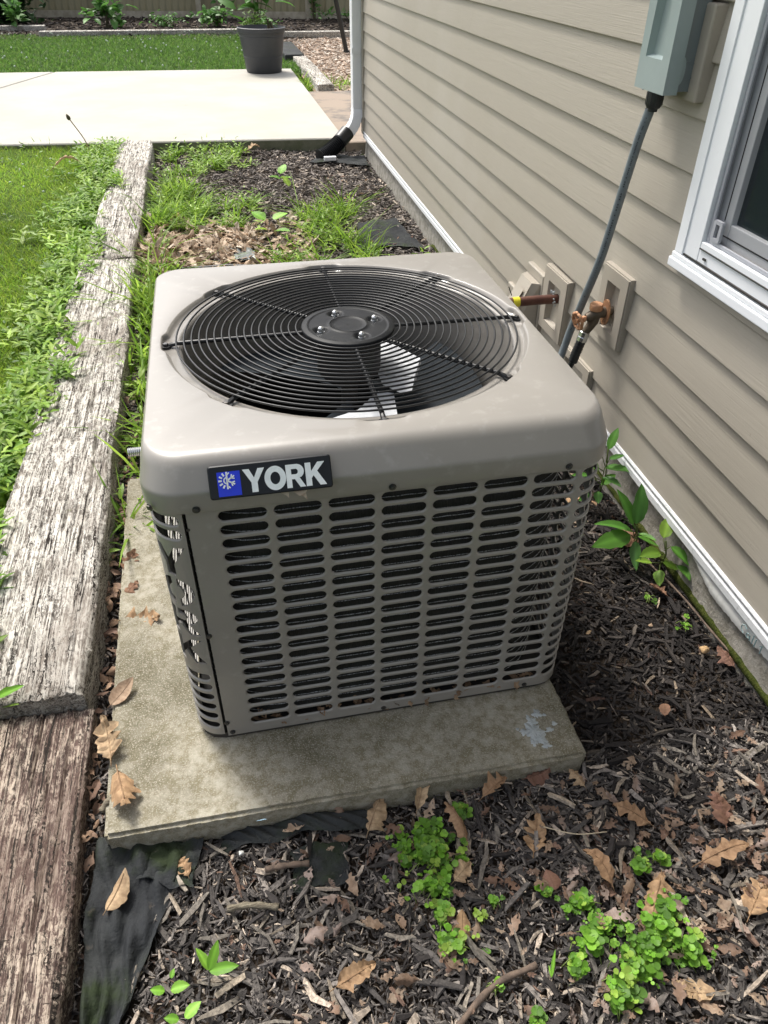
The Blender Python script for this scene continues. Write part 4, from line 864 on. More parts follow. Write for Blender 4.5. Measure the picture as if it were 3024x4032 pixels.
FN = thing('fence', (0, 18.7, -0.64), 'weathered wooden board fence at the back of the yard', 'fence')
def fy(x): return 19.0 - 0.17 * (x + 2.3)
bw = 0.135; x = -7.5; first = None; k_b = 0
while x < 5.4:
    jz = R.uniform(-.008, .008); yy = fy(x)
    if first is None:
        q = MB(); q.box(x - 0.004, x + bw + 0.004, yy, yy + 0.018, -0.61, 1.25, 0.002); first = part('board', q, M_fence, FN); fx0 = x; fy0 = yy
    else: child_copy(first, FN, (x - fx0, yy - fy0 + R.uniform(-.004, .004) + (.024 if k_b % 2 else 0), jz))
    x += bw; k_b += 1
for zz in (-0.605, 0.35, 1.05):
    q = MB(); a = -7.5; b = 5.4; q.add([(a, fy(a) - .045, zz), (b, fy(b) - .045, zz), (b, fy(b) - .045, zz + .13), (a, fy(a) - .045, zz + .13), (a, fy(a) - .004, zz), (b, fy(b) - .004, zz), (b, fy(b) - .004, zz + .13), (a, fy(a) - .004, zz + .13)], [(0, 1, 2, 3), (4, 7, 6, 5), (0, 4, 5, 1), (3, 2, 6, 7)]); part('rail', q, M_fencerail, FN)
for x in (-6.9, -4.6, -2.3, -0.2, 2.1, 4.4):
    q = MB(); yy = fy(x) - 0.15; q.box(x - .055, x + .055, yy, yy + .10, -0.66, 1.3, 0.004); part('post', q, M_fencerail, FN)

# ================================================================== MULCH
def chips(npts, xr, yr, lmin, lmax, wmin, wmax, zf, keep, pal, layers=0.03, seed=1, tilt=0.25):
    r = np.random.default_rng(seed)
    x = r.uniform(*xr, npts); y = r.uniform(*yr, npts); k = keep(x, y, r); x, y = x[k], y[k]; n = len(x)
    L = np.exp(r.uniform(np.log(lmin), np.log(lmax), n)); W = r.uniform(wmin, wmax, n) * (0.6 + 0.4 * L / lmax); T = W * r.uniform(.25, .8, n)
    W = np.minimum(W, L * .5)
    az = r.uniform(0, 2 * PI, n); el = r.normal(0, tilt, n); ro = r.uniform(-.7, .7, n)
    d = np.c_[np.cos(az) * np.cos(el), np.sin(az) * np.cos(el), np.sin(el)]; sde = np.c_[-np.sin(az), np.cos(az), np.zeros(n)]; upv = np.cross(d, sde)
    s2 = sde * np.cos(ro)[:, None] + upv * np.sin(ro)[:, None]; u2 = np.cross(d, s2)
    z = zf(x, y) + r.uniform(0, layers, n) * r.uniform(0.2, 1, n); c = np.c_[x, y, z]
    V = np.zeros((n, 12, 3)); bend = r.normal(0, .06, n) * L
    for si, t in enumerate((-.5, 0.0, .5)):
        wk = (1.0 if t == 0 else r.uniform(.35, .95, n)); tk = (1.0 if t == 0 else r.uniform(.4, .95, n)); off = bend if t == 0 else 0 * bend
        for ci, (a, b) in enumerate(((-1, -1), (1, -1), (1, 1), (-1, 1))):
            jit = r.normal(0, .12, (n, 2))
            V[:, si * 4 + ci] = c + d * (L * (t + (0 if t == 0 else 1) * r.normal(0, .05, n)))[:, None] + s2 * (W * .5 * wk * (a + jit[:, 0]) + off)[:, None] + u2 * (T * .5 * tk * (b + jit[:, 1]))[:, None]
    base = np.array([(0, 3, 2, 1), (8, 9, 10, 11)] + [(s * 4 + i, s * 4 + (i + 1) % 4, (s + 1) * 4 + (i + 1) % 4, (s + 1) * 4 + i) for s in (0, 1) for i in range(4)])
    F = (np.arange(n)[:, None, None] * 12 + base[None]).reshape(-1, 4)
    pc = np.array([p[1:] for p in pal]); pw = np.array([p[0] for p in pal], float); ci = r.choice(len(pal), n, p=pw / pw.sum()); C = pc[ci] * r.uniform(.6, 1.45, (n, 1))
    return V.reshape(-1, 3), F, np.repeat(C, 12, axis=0)
def join(*parts):
    o = 0; vs, fs, cs = [], [], []
    for v, f, c in parts: vs.append(v); fs.append(f + o); cs.append(c); o += len(v)
    return np.vstack(vs), np.vstack(fs), np.vstack(cs)
PD_SHADE = [(6, .022, .019, .018), (4, .036, .031, .029), (2, .062, .053, .047), (.8, .13, .11, .092), (0.35, .32, .25, .18), (.35, .075, .045, .034)]  # darker chips right of the unit: its shade is put into these colours
PL_ = [(4, .042, .037, .035), (4, .085, .077, .072), (3, .15, .135, .122), (2, .27, .24, .215), (1.1, .48, .40, .32), (.5, .18, .115, .085)]
def notslab(x, y): return ~((x > -0.70) & (x < 0.395) & (y > -0.20) & (y < 1.13))
def kfab(x, y):      # bare landscape fabric left showing
    f1 = (x < -0.505 - 0.135 * np.clip((-y - .20) / .36, 0, 1) + .012 * np.sin(60 * y)) & (x > -0.70) & (y < -0.175) & (y > -0.60)
    f2 = (np.hypot((x + 0.235) / .055, (y + 0.30) / .045) < 1); f3 = (x > -.42) & (x < -.11) & (y > -.225) & (y < -.195)
    return ~(f1 | f2 | f3)
near = lambda x, y, r: notslab(x, y) & kfab(x, y)
a = chips(13000, (-0.71, 0.95), (-0.98, -0.17), .008, .042, .003, .009, gz, near, PL_, .016, 1)
b = chips(1500, (-0.70, 0.95), (-0.98, -0.17), .035, .085, .007, .015, gz, near, PL_, .026, 2, .15)
c = chips(11000, (0.36, 0.96), (-0.35, 1.5), .008, .040, .003, .009, gz, near, PD_SHADE, .016, 3)
b2 = chips(260, (-0.66, 0.95), (-0.98, -0.20), .035, .08, .006, .012, lambda x, y: gz(x, y) + .012, near, [(2, .28, .245, .20), (1, .42, .35, .27), (2, .19, .17, .145)], .02, 12, .12)
d = chips(1000, (0.38, 0.95), (-0.35, 1.5), .035, .075, .006, .013, gz, near, PD_SHADE, .024, 4, .15)
e = chips(1500, (-0.72, -0.655), (-0.2, 2.0), .008, .03, .003, .009, lambda x, y: gz(x, y) + .004, lambda x, y, r: x < 0, PL_, .012, 5)
fz = chips(16000, (-0.71, 0.95), (-0.98, -0.17), .006, .022, .0015, .004, lambda x, y: gz(x, y) + .008, near, PL_, .014, 55, .4)
v, f, cc = join(a, b, b2, c, d, e, fz); o = mk('mulch', v, f, M_chip, None, colors=cc); o['kind'] = 'stuff'; o['label'] = 'dark shredded wood mulch around the pad'
a = chips(26000, (-0.80, 1.02), (1.1, 6.25), .014, .060, .005, .015, gz, lambda x, y, r: r.random(len(x)) < np.clip(1.25 - y * .06, .5, 1), [(2, .06, .052, .047), (4, .13, .112, .10), (4, .22, .19, .17), (2.5, .34, .30, .26), (1.6, .58, .49, .40)], .024, 6)
o = mk('mulch_behind_unit', *a[:2], M_chip, None, colors=a[2]); o['kind'] = 'stuff'
a = chips(9000, (1.2, 3.6), (8.9, 14.7), .03, .09, .012, .03, lambda x, y: -0.63 + 0 * x, lambda x, y, r: x > 0, [(3, .62, .50, .40), (3, .52, .39, .29), (3, .72, .63, .53), (.7, .26, .18, .13)], .03, 7)
o = mk('tan_wood_chips', *a[:2], M_chip, None, colors=a[2]); o['kind'] = 'stuff'
g = MB(); g.add([(1.0, 8.87, -0.625), (4.5, 8.87, -0.625), (4.5, 14.7, -0.625), (1.0, 14.7, -0.625)], [(0, 1, 2, 3)]); struct('tan_chip_bed', g, mat('tan_bed', (0.36, 0.26, 0.18), (0.2, 0.14, 0.1), scale=30, rough=1, bump=.8, bscale=50, bdist=.02))
a = chips(5000, (-9, 4), (14.8, 18.9), .04, .12, .02, .04, lambda x, y: -0.60 + 0 * x, lambda x, y, r: y > 15.0 - .1 * x, [(3, .05, .04, .035), (2, .10, .08, .06), (1, .25, .2, .16)], .03, 8)
o = mk('back_bed_mulch', *a[:2], M_chip, None, colors=a[2]); o['kind'] = 'stuff'

# ================================================================== LANDSCAPE FABRIC
def fabric(name, corners, n, m_, lab, zoff=0.004, wr=0.006, seed=2, noise=1.0):
    rr = random.Random(seed); mb = MB(); c = [Vector(p) for p in corners]; ph = [rr.uniform(0, 6) for _ in range(6)]
    for j in range(m_ + 1):
        v_ = j / m_
        for i in range(n + 1):
            u = i / n; p = (c[0] * (1 - u) + c[1] * u) * (1 - v_) + (c[3] * (1 - u) + c[2] * u) * v_
            zz = wr * (math.sin(u * 9 + v_ * 4 + ph[0]) + .7 * math.sin(v_ * 13 - u * 6 + ph[1]) + .5 * math.sin((u + v_) * 23 + ph[2])) * .5
            ed = (0.0015 * rr.uniform(-1, 1) + 0.004 * math.sin(9 * u + 7 * v_ + ph[3])) if (i in (0, n) or j in (0, m_)) else 0
            mb.v.append((p.x + ed, p.y + ed, (p.z if abs(p.z) > 1e-6 else float(gz(p.x, p.y))) + zoff + abs(zz)))
    mb.f = [(j * (n + 1) + i, j * (n + 1) + i + 1, (j + 1) * (n + 1) + i + 1, (j + 1) * (n + 1) + i) for j in range(m_) for i in range(n)]
    o = mk(name, mb.v, mb.f, M_fabric, None, True); tag(o, lab, 'landscape fabric', 'pieces of black landscape fabric'); return o
fabric('landscape_fabric', [(-0.69, -0.58, 0), (-0.635, -0.58, 0), (-0.50, -0.185, 0), (-0.69, -0.165, 0)], 26, 60, 'black landscape fabric strip between near timber and mulch', .012, .026, 2)
fabric('landscape_fabric', [(-0.60, -0.26, 0), (-0.495, -0.30, 0), (-0.470, -0.20, 0), (-0.56, -0.19, 0)], 16, 16, 'small folded black fabric flap at the pad corner', .022, .012, 5)
fabric('landscape_fabric', [(-0.29, -0.345, 0), (-0.185, -0.35, 0), (-0.165, -0.255, 0), (-0.29, -0.255, 0)], 18, 18, 'black fabric patch showing through mulch in front of pad', .010, .008, 3)
def rumple(pts, lab, seed, r0=0.014):
    rr = random.Random(seed); P = spline([(x, y, float(gz(x, y)) + zz) for x, y, zz in pts], 14); mb = MB(); n = 12; k = len(P)
    for i, p in enumerate(P):
        for j in range(n):
            u = j / (n - 1) - .5; mb.v.append((p.x + .004 * math.sin(i * .9 + j), p.y + u * r0 * 3.2, p.z + r0 * (1 - (2 * u) ** 2) * (0.6 + .4 * math.sin(i * .7 + j * 1.1)) + rr.uniform(0, .0015)))
    mb.f = [(i * n + j, i * n + j + 1, (i + 1) * n + j + 1, (i + 1) * n + j) for i in range(k - 1) for j in range(n - 1)]
    o = mk('landscape_fabric', mb.v, mb.f, M_fabric, None, True); tag(o, lab, 'landscape fabric', 'pieces of black landscape fabric')
rumple([(-0.43, -0.215, .010), (-0.38, -0.205, .020), (-0.32, -0.212, .012), (-0.26, -0.206, .026), (-0.19, -0.222, .030), (-0.115, -0.222, .020)], 'rumpled black fabric edge bunched along the front of the pad', 4)
fabric('landscape_fabric', [(0.52, 3.45, 0), (0.92, 3.35, 0), (0.86, 3.9, 0), (0.60, 3.85, 0)], 20, 20, 'black fabric patch behind the unit near the house wall', .022, .012, 8)
fabric('landscape_fabric', [(0.50, 5.55, 0), (0.98, 5.45, 0), (1.0, 5.8, 0), (0.62, 5.85, 0)], 20, 20, 'black fabric under the downspout outlet', .022, .014, 9)

# ================================================================== LEAVES
def leaf_mesh(L, W, lobes, curl, cup, seed, n=16, brown=True):
    """outline from base (0,0) to tip (L,0) with a raised midrib; returns verts, faces"""
    rr = random.Random(seed); vs = []; fs = []
    a = [rr.uniform(-.12, .12) for _ in range(4)]
    for i in range(n + 1):
        t = i / n; env = math.sin(PI * min(1, t * 1.02) ** 0.8) ** 0.7 if 0 < t < 1 else 0.02
        lb = 1.0
        if lobes: lb = 0.66 + (0.20 + .16 * math.sin(5 * t + 30 * a[0])) * math.cos(2 * PI * (t * lobes + .1 + .12 * math.sin(7 * t + 20 * a[1]))) * (1 if t > .12 else .3); lb2 = 0.66 + (0.20 + .16 * math.sin(4 * t + 40 * a[2])) * math.cos(2 * PI * (t * lobes + .18 + .14 * math.sin(6 * t + 25 * a[3]))) * (1 if t > .12 else .3)
        else: lb2 = lb
        bl = 0.0 if t < 0.08 and lobes else 1.0
        hw = W / 2 * env * lb * bl + 0.0008 * min(1, L * 12); jt = .22 if lobes else .08; hl, hr = hw * (1 + rr.uniform(-jt, jt)), W / 2 * env * lb2 * bl * (1 + rr.uniform(-jt, jt)) + 0.0008 * min(1, L * 12)
        cr = (W * .13 if lobes else W * .03); x = L * t; sw = (0.10 * L if lobes else 0) * (0.5 - abs(.5 - t)) 
        zc = curl * L * (math.sin(t * 2.4 + a[0]) * .5 - t * .3); z1 = cup * hl + a[1] * hl; z2 = cup * hr + a[2] * hr
        fwd = hw * 0.35 if lobes else 0
        vs += [(x + fwd, hl, zc + z1 + rr.uniform(-1, 1) * .05 * hl), (x + fwd * .3, hl * .5, zc + z1 * .35 + rr.uniform(-cr, cr)), (x, 0, zc), (x + fwd * .3, -hr * .5, zc + z2 * .35 + rr.uniform(-cr, cr)), (x + fwd, -hr, zc + z2 + rr.uniform(-1, 1) * .05 * hr)]
    for i in range(n):
        for j in range(4): q_ = i * 5 + j; fs.append((q_, q_ + 1, q_ + 6, q_ + 5))
    return np.array(vs), fs
def place_leaf(V, x, y, z, az, pitch, roll, sc=1.0):
    Mx = Matrix.Rotation(az, 3, 'Z') @ Matrix.Rotation(-pitch, 3, 'Y') @ Matrix.Rotation(roll, 3, 'X'); return (V * sc) @ np.array(Mx).T + np.array([x, y, z])
DEADC = [(.46, .30, .17), (.38, .24, .14), (.50, .36, .22), (.30, .17, .11), (.40, .29, .20), (.22, .12, .09)]
GD = 'fallen oak leaves in the mulch and beside the pad'
dl = [  # x, y, dz, azimuth, length, width, lobes, pitch, colour, label
 (-0.125, -0.262, .035, 1.0, .085, .075, 4, .25, 2, 'large tan dry oak leaf against the front edge of the pad at its middle'),
 (-0.500, -0.275, .028, 1.9, .045, .045, 3, .1, 0, 'small orange brown leaf lying by the folded fabric flap'),
 (0.245, -0.215, .030, .2, .065, .060, 4, .15, 5, 'dark reddish leaf right beside the pad\'s front edge'),
 (0.075, -0.330, .030, 1.8, .100, .045, 4, .2, 1, 'brown leaf half hidden behind the left chickweed'),
 (0.200, -0.385, .030, 1.1, .090, .070, 4, .1, 0, 'light tan lobed leaf between the two chickweed patches'),
 (-0.655, -0.320, .038, 1.1, .080, .045, 0, .35, 2, 'pale tan leaf caught between near timber and fabric'),
 (-0.240, -0.545, .028, .3, .085, .055, 4, .1, 0, 'curled tan leaf in the mulch at the bottom left of centre'),
 (0.010, -0.515, .030, 1.3, .060, .038, 0, .1, 0, 'plain pointed tan leaf below the left chickweed'),
 (-0.01, -0.235, .034, 1.2, .085, .040, 3, .3, 2, 'narrow tan leaf standing at the pad edge above the chickweed'),
 (0.135, -0.240, .034, .4, .075, .050, 4, .25, 1, 'hooked brown leaf beside the pad edge right of the chickweed'),
 (0.325, -0.485, .034, 1.9, .085, .060, 4, .15, 1, 'brown leaf touching the upper left of the right chickweed'),
 (0.365, -0.565, .040, .9, .105, .080, 4, .2, 0, 'large tan lobed leaf in the middle of the right chickweed'),
 (0.520, -0.475, .032, .1, .120, .055, 4, .12, 1, 'long curved brown leaf right of the chickweed'),
 (0.615, -0.420, .032, 1.4, .080, .070, 4, .1, 5, 'dark rust leaf lying toward the right edge'),
 (0.470, -0.375, .030, 2.4, .085, .060, 4, .1, 1, 'brown leaf pointing away above the right chickweed'),
 (0.560, -0.590, .030, .7, .090, .075, 4, .1, 0, 'light brown leaf right of the lower chickweed'),
 (0.440, -0.690, .028, 2.8, .085, .065, 4, .1, 2, 'pale leaf at the bottom edge under the right chickweed'),
 (0.640, -0.535, .030, .2, .095, .070, 4, .1, 1, 'brown curled leaf close to the lower right corner'),
 (0.215, -0.465, .030, 1.7, .040, .040, 0, .2, 5, 'small folded dark red leaf left of the right chickweed'),
 (0.025, -0.400, .030, 0.6, .055, .05, 3, .2, 2, 'pale broken leaf at the right side of the left chickweed'),
 (-0.672, 0.640, .045, 1.2, .085, .060, 4, .5, 3, 'rust brown leaf in the gap nearest the top of the pad edge'),
 (-0.668, 0.530, .050, .9, .065, .050, 3, .4, 3, 'small orange brown leaf in the gap beside the pad'),
 (-0.672, 0.440, .055, -.2, .115, .085, 4, .3, 0, 'broad orange leaf spread onto the left edge of the pad'),
 (-0.655, -0.020, .060, 1.8, .115, .085, 4, .5, 2, 'tan leaf leaning in the gap left of the pad corner'),
 (-0.640, -0.045, .068, -1.3, .115, .085, 4, .4, 0, 'big crumpled brown leaf over the pad corner'),
 (-0.672, 0.150, .050, .8, .080, .045, 0, .5, 4, 'grey brown folded leaf in the gap by the near timber end'),
 (0.862, 0.480, .028, 1.6, .090, .080, 4, .1, 3, 'rust leaf lying under the green seedling by the wall'),
 (0.745, 0.745, .028, .3, .085, .060, 4, .1, 0, 'tan leaf on the mulch right of the unit'),
 (0.860, 0.270, .026, 2.1, .060, .045, 3, .1, 3, 'small rust leaf beside the foundation twig'),
 (0.905, -0.005, .028, 1.7, .070, .050, 3, .2, 5, 'dark red leaf by the foundation at the right edge'),
 (0.640, -0.120, .026, 1.1, .035, .028, 0, .1, 3, 'small orange leaf flake on dark mulch right of pad corner'),
 (-1.46, 5.30, .09, .2, .20, .10, 4, .1, 2, 'large dry leaf lying on the left lawn near the patio'),
 (-0.66, 4.02, .05, .8, .18, .13, 4, .3, 0, 'large curled tan leaf standing above the litter behind the unit'),
 (0.02, 6.02, .04, .4, .12, .09, 4, .2, 2, 'tan leaf by the patio front edge'),
 (0.37, -0.26, .030, 2.0, .05, .035, 3, .2, 2, 'small pale leaf just off the pad\'s right corner'),
]
for i, (x, y, dz, az, L, W, lb, pt, ci, lab) in enumerate(dl):
    V, F = leaf_mesh(L, W * .92, lb, R.uniform(-.6, .8), R.uniform(-1.0, 1.1), 100 + i, 18)
    zb_ = float(gz(x, y)) + dz + (.022 if x < -.635 and y > -.1 and y < 2 else 0) if y < 5 or x > -.9 else -0.56 + .03
    P = place_leaf(V, x, y, zb_, az, pt * .6, R.uniform(-.35, .35))
    c = np.array(DEADC[ci]) * (1 + .15 * np.sin(np.arange(len(P)) * 1.7))[:, None]
    stalk = None
    o = mk('dead_leaf', P, F, M_dead, None, True, colors=c, loc=(x, y, zb_)); tag(o, lab, 'dead leaf', GD)
    # midrib and stalk as a part
    rib = MB(); mid = P[2::5]; rib.tube([tuple(mid[0] + (mid[0] - mid[1]) * 2.2)] + [tuple(p + np.array([0, 0, .0006])) for p in mid[:-2]], 0.0009 * L / .08, 4)
    ro_ = mk('leaf_rib', np.array(rib.v), rib.f, M_dead, o, True, colors=np.tile(np.array(DEADC[ci]) * .8, (len(rib.v), 1)))
def leaf_field(name, cnt, region, size, lobes, palette, zf, seed, material=M_dead, flat=.35, lab=None, n=6, cup=.4):
    rr = random.Random(seed); protos = [leaf_mesh(1.0, .62, lobes, rr.uniform(-.3, .5), 2 * cup * rr.uniform(-1, 1), seed * 31 + k, n) for k in range(24)]
    vs, fs, cs = [], [], []; o_ = 0
    for i in range(cnt):
        x, y = region(rr); V, F = protos[rr.randrange(24)]; s_ = rr.uniform(*size)
        P = place_leaf(V, x, y, zf(x, y) + rr.uniform(0, .02), rr.uniform(0, 6.28), rr.gauss(0, flat), rr.gauss(0, flat), s_) ; c = np.array(rr.choice(palette)) * rr.uniform(.7, 1.25)
        F = [f_ for f_ in F if not (lobes and rr.random() < .10)]
        vs.append(P); fs.append(np.array(F) + o_); cs.append(np.tile(c, (len(P), 1))); o_ += len(P)
    o = mk(name, np.vstack(vs), np.vstack(fs), material, None, True, colors=np.vstack(cs)); o['kind'] = 'stuff'
    if lab: o['label'] = lab
    return o
def near_patch(rr):
    while True:
        x, y = rr.uniform(-.35, .9), rr.uniform(-.75, -.2)
        dens_ = math.exp(-((x - .52) / .16) ** 2 - ((y + .52) / .14) ** 2) + .22 + .3 * math.exp(-((x - .25) / .12) ** 2 - ((y + .5) / .1) ** 2)
        if rr.random() < dens_ and notslab(np.array(x), np.array(y)): return x, y
leaf_field('leaf_litter', 300, near_patch, (.012, .055), 3, [(.30, .215, .16), (.24, .165, .125), (.36, .265, .19), (.19, .12, .09), (.33, .26, .225), (.40, .31, .23)], lambda x, y: float(gz(x, y)) + .016, 21, lab='broken brown leaves scattered over the front mulch', n=12)
leaf_field('leaf_litter', 130, lambda rr: (rr.uniform(-.735, -.675), rr.uniform(-.2, 1.9)), (.02, .055), 3, [(.20, .13, .10), (.28, .19, .14), (.36, .24, .16)], lambda x, y: float(gz(x, y)) + .02, 22, lab='brown leaf litter in the gap between pad and timber')
def lit(rr):
    while True:
        x, y = rr.uniform(-.74, .25), rr.uniform(1.9, 4.1)
        if rr.random() < math.exp(-((y - 3.4) / .6) ** 2) * (1 if x < -.1 else .4): return x, y
leaf_field('leaf_litter', 1500, lit, (.05, .12), 3, [(.50, .38, .27), (.58, .47, .35), (.36, .26, .18), (.64, .55, .44)], lambda x, y: float(gz(x, y)) + .02, 23, lab='pale dry leaf litter piled behind the unit')
leaf_field('leaf_litter', 60, lambda rr: (rr.uniform(.5, .93), rr.uniform(-.1, 5.4)), (.02, .05), 3, DEADC, lambda x, y: float(gz(x, y)) + .018, 24, lab='few brown leaf scraps along the house wall')
leaf_field('leaf_debris', 70, lambda rr: (rr.uniform(-.36, .36), rr.uniform(.008, .028)), (.015, .035), 3, [(.24, .16, .10), (.34, .24, .15)], lambda x, y: ZB + .015, 25, lab='leaf scraps inside the bottom louvers', n=6)
# scraps under the nameplate
q = MB(); q.add([bf(0.012, -0.028, .001), bf(0.028, -0.0285, .001), bf(0.027, -0.040, .003), bf(0.024, -0.036, .001)], [(0, 1, 2, 3)]); q.add([bf(0.034, -0.028, .001), bf(0.062, -0.027, .001), bf(0.057, -0.034, .003), bf(0.059, -0.047, .003), bf(0.052, -0.039, .002), bf(0.045, -0.038, .004)], [(0, 1, 2, 3, 4, 5)])
o = mk('leaf_scrap', q.v, q.f, M_dead, None, colors=np.tile(np.array([.42, .36, .28]), (len(q.v), 1))); tag(o, 'torn pale leaf scrap stuck below the nameplate', 'leaf scrap')

# ================================================================== GRASS AND WEEDS
def blades(cnt, sample, h, wd, zf, pal, seed, lean=.45, curve=.5):
    r = np.random.default_rng(seed); x, y = sample(cnt, r); n = len(x); hgt = r.uniform(*h, n); w_ = r.uniform(*wd, n); az = r.uniform(0, 2 * PI, n); ln = np.abs(r.normal(0, lean, n)); cv = r.uniform(.1, curve, n)
    fa = r.uniform(0, 2 * PI, n); z0 = zf(x, y); V = np.zeros((n, 7, 3)); sd_ = np.c_[np.cos(fa), np.sin(fa), 0 * fa]; dr = np.c_[np.cos(az), np.sin(az), 0 * az]; c = np.c_[x, y, z0]
    for k, (t, ww) in enumerate(((0, .8), (.4, 1.0), (.75, .7), (1.0, 0))):
        ctr = c + dr * (hgt * (ln * t + cv * t * t))[:, None]; ctr[:, 2] += hgt * t * (1 - .35 * cv * t * 1.5)
        if k < 3: V[:, 2 * k] = ctr + sd_ * (w_ * ww / 2)[:, None]; V[:, 2 * k + 1] = ctr - sd_ * (w_ * ww / 2)[:, None]
        else: V[:, 6] = ctr
    F4 = (np.arange(n)[:, None, None] * 7 + np.array([(0, 1, 3, 2), (2, 3, 5, 4)])[None]).reshape(-1, 4).tolist(); F3 = (np.arange(n)[:, None] * 7 + np.array([4, 5, 6])[None]).tolist()
    pc = np.array(pal); C = pc[r.integers(0, len(pal), n)] * r.uniform(.65, 1.35, (n, 1)); return V.reshape(-1, 3), F4 + F3, np.repeat(C, 7, axis=0)
GP = [(.24, .38, .035), (.30, .43, .045), (.19, .32, .03), (.37, .46, .075), (.21, .39, .05)]
def lawn_s(n, r):
    y = 6.35 - 7.5 * r.random(n) ** 0.9; x = -1.03 - r.random(n) ** 1.25 * (1.0 + .30 * (y + 1.2)); k = (np.sin(x * 5 + y * 3) + np.sin(y * 7 - x * 4) > -1.9); return x[k], y[k]
v, f, c = blades(130000, lawn_s, (.03, .075), (.0022, .0045), lambda x, y: -0.61 + 0 * x, GP, 31, .5, .8)
# patches of lighter and darker turf (a property of the plants)
pm_ = (0.82 + 0.30 * np.sin(v[:, 0] * 3.1 + 1) * np.sin(v[:, 1] * 2.3 + 2)); c = c * pm_[:, None] * 1.15
o = mk('grass', v, f, M_grass, None, colors=c); tag(o, 'bright green lawn grass left of the timbers', kind='stuff')
def lawn_f(n, r): x = r.uniform(-7.5, 1.05, n); y = 10.48 + r.random(n) * (15.2 - 10.48 - .1 * x); return x, y
v, f, c = blades(75000, lawn_f, (.03, .085), (.007, .013), lambda x, y: -0.625 + 0 * x, [(.095, .195, .035), (.115, .22, .042), (.075, .165, .03), (.15, .24, .055)], 32, .5, .7)
o = mk('grass', v, f, M_grass, None, colors=c); tag(o, 'far lawn grass beyond the patio', kind='stuff')
# clover flowers on the far and near lawns
q = MB()
for i in range(120):
    x = R.uniform(-7, .6); y = R.uniform(10.8, 15.4)
    q.lathe([(0, -.014), (.012, -.004), (.012, .006), (0, .014)], (x, y, -0.54 + R.uniform(-.02, .02)), (0, 0, 1), 6)
for i in range(26): q.lathe([(0, -.007), (.008, -.002), (.008, .003), (0, .007)], (R.uniform(-2.6, -1.15), R.uniform(2, 6), -0.555 + R.uniform(-.01, .01)), (0, 0, 1), 6)
o = mk('clover_flowers', q.v, q.f, mat('clover_white', (0.45, 0.52, 0.42), rough=.8)); tag(o, 'small white clover flowers dotted over the lawns', kind='stuff')
# broad-leaved weeds fringing the timbers
def weed_plants(spots, seed, leafL, nl, pal, h, elong=.28, droop=.2):
    rr = random.Random(seed); protos = [leaf_mesh(1.0, elong, 0, .18, rr.uniform(.05, .35), seed * 7 + k, 6) for k in range(6)]; vs, fs, cs = [], [], []; o_ = 0
    for (x, y, z) in spots:
        hh_ = rr.uniform(*h); lean = (rr.gauss(0, .3), rr.gauss(0, .3)); k = rr.randint(*nl); base = np.array(rr.choice(pal)) * rr.uniform(.75, 1.25); a0 = rr.uniform(0, 6.28)
        for i in range(k):
            t = (i + 1) / k; V, F = protos[rr.randrange(6)]; L = rr.uniform(*leafL) * (1.15 - .55 * t); az = a0 + i * 2.4 + rr.uniform(-.3, .3)
            P = place_leaf(V, x + lean[0] * hh_ * t, y + lean[1] * hh_ * t, z + hh_ * t, az, rr.gauss(.15 + .65 * max(0, t - .6), droop), rr.gauss(0, .25), L)
            vs.append(P); fs.append(np.array(F) + o_); cs.append(np.tile(base * rr.uniform(.8, 1.2), (len(P), 1))); o_ += len(P)
    return np.vstack(vs), np.vstack(fs), np.vstack(cs)
WP = [(.19, .33, .035), (.24, .39, .05), (.15, .28, .035), (.30, .44, .065)]
sp_ = []
for i in range(620):
    y = -0.1 + 6.3 * R.random(); wdt = .085 + .014 * max(0, y)
    x = -1.045 - abs(R.gauss(0, wdt)) + .045 * math.sin(y * 4.2) + R.uniform(-.0, .05) + (.03 if y > 1 else 0); sp_.append((x, y, -0.600 if x < -1.04 else -0.585))
v, f, c = weed_plants(sp_, 41, (.045, .095), (7, 13), WP, (.05, .12)); o = mk('weed_fringe', v, f, M_leaf, None, True, colors=c); tag(o, 'dense leafy weeds spilling over the left edge of the timbers', kind='stuff')
sp_ = [(-1.05 - R.random() * (0.6 + .3 * yy), yy, -0.605) for yy in [R.uniform(.5, 6.3) for _ in range(130)]]
v, f, c = weed_plants(sp_, 42, (.025, .055), (4, 8), [(.10, .20, .03), (.13, .23, .035)], (.03, .07), .5); o = mk('lawn_weeds', v, f, M_leaf, None, True, colors=c); tag(o, 'small broad leaved weeds mixed in the lawn', kind='stuff')
# crabgrass tufts
def tuft(name, spots, per, h, wd, lab, seed, pal=WP, lean=.7, leafy=0, group=None):
    vs, fs, cs = [], [], []; o_ = 0; rr = random.Random(seed)
    def smp(n, r):
        s = np.array([(a, b) for a, b, _ in spots]); i = r.integers(0, len(s), n); return s[i, 0] + r.normal(0, .022, n), s[i, 1] + r.normal(0, .03, n)
    v, f, c = blades(len(spots) * per, smp, h, wd, lambda x, y: gz(x, y), pal, seed, lean, 1.1)
    o = bpy.data.objects.new(name, None); COL.objects.link(o); o.location = (spots[0][0], spots[0][1], GZ); tag(o, lab, 'weed clump', group)
    b_ = mk('grass_blades', v, f, M_grass, o, colors=c); b_['kind'] = 'stuff'
    if leafy:
        v, f, c = weed_plants([(a + rr.gauss(0, .04), b + rr.gauss(0, .05), float(gz(a, b))) for a, b, _ in spots for _ in range(leafy)], seed + 5, (.03, .08), (5, 9), pal, (.03, .13)); b2 = mk('weed_leaves', v, f, M_leaf, o, True, colors=c); b2['kind'] = 'stuff'
    return o
TG = 'weed clumps growing in the bed behind the unit'
def rs(n, x0, x1, y0, y1): return [(R.uniform(x0, x1), R.uniform(y0, y1), 0) for _ in range(n)]
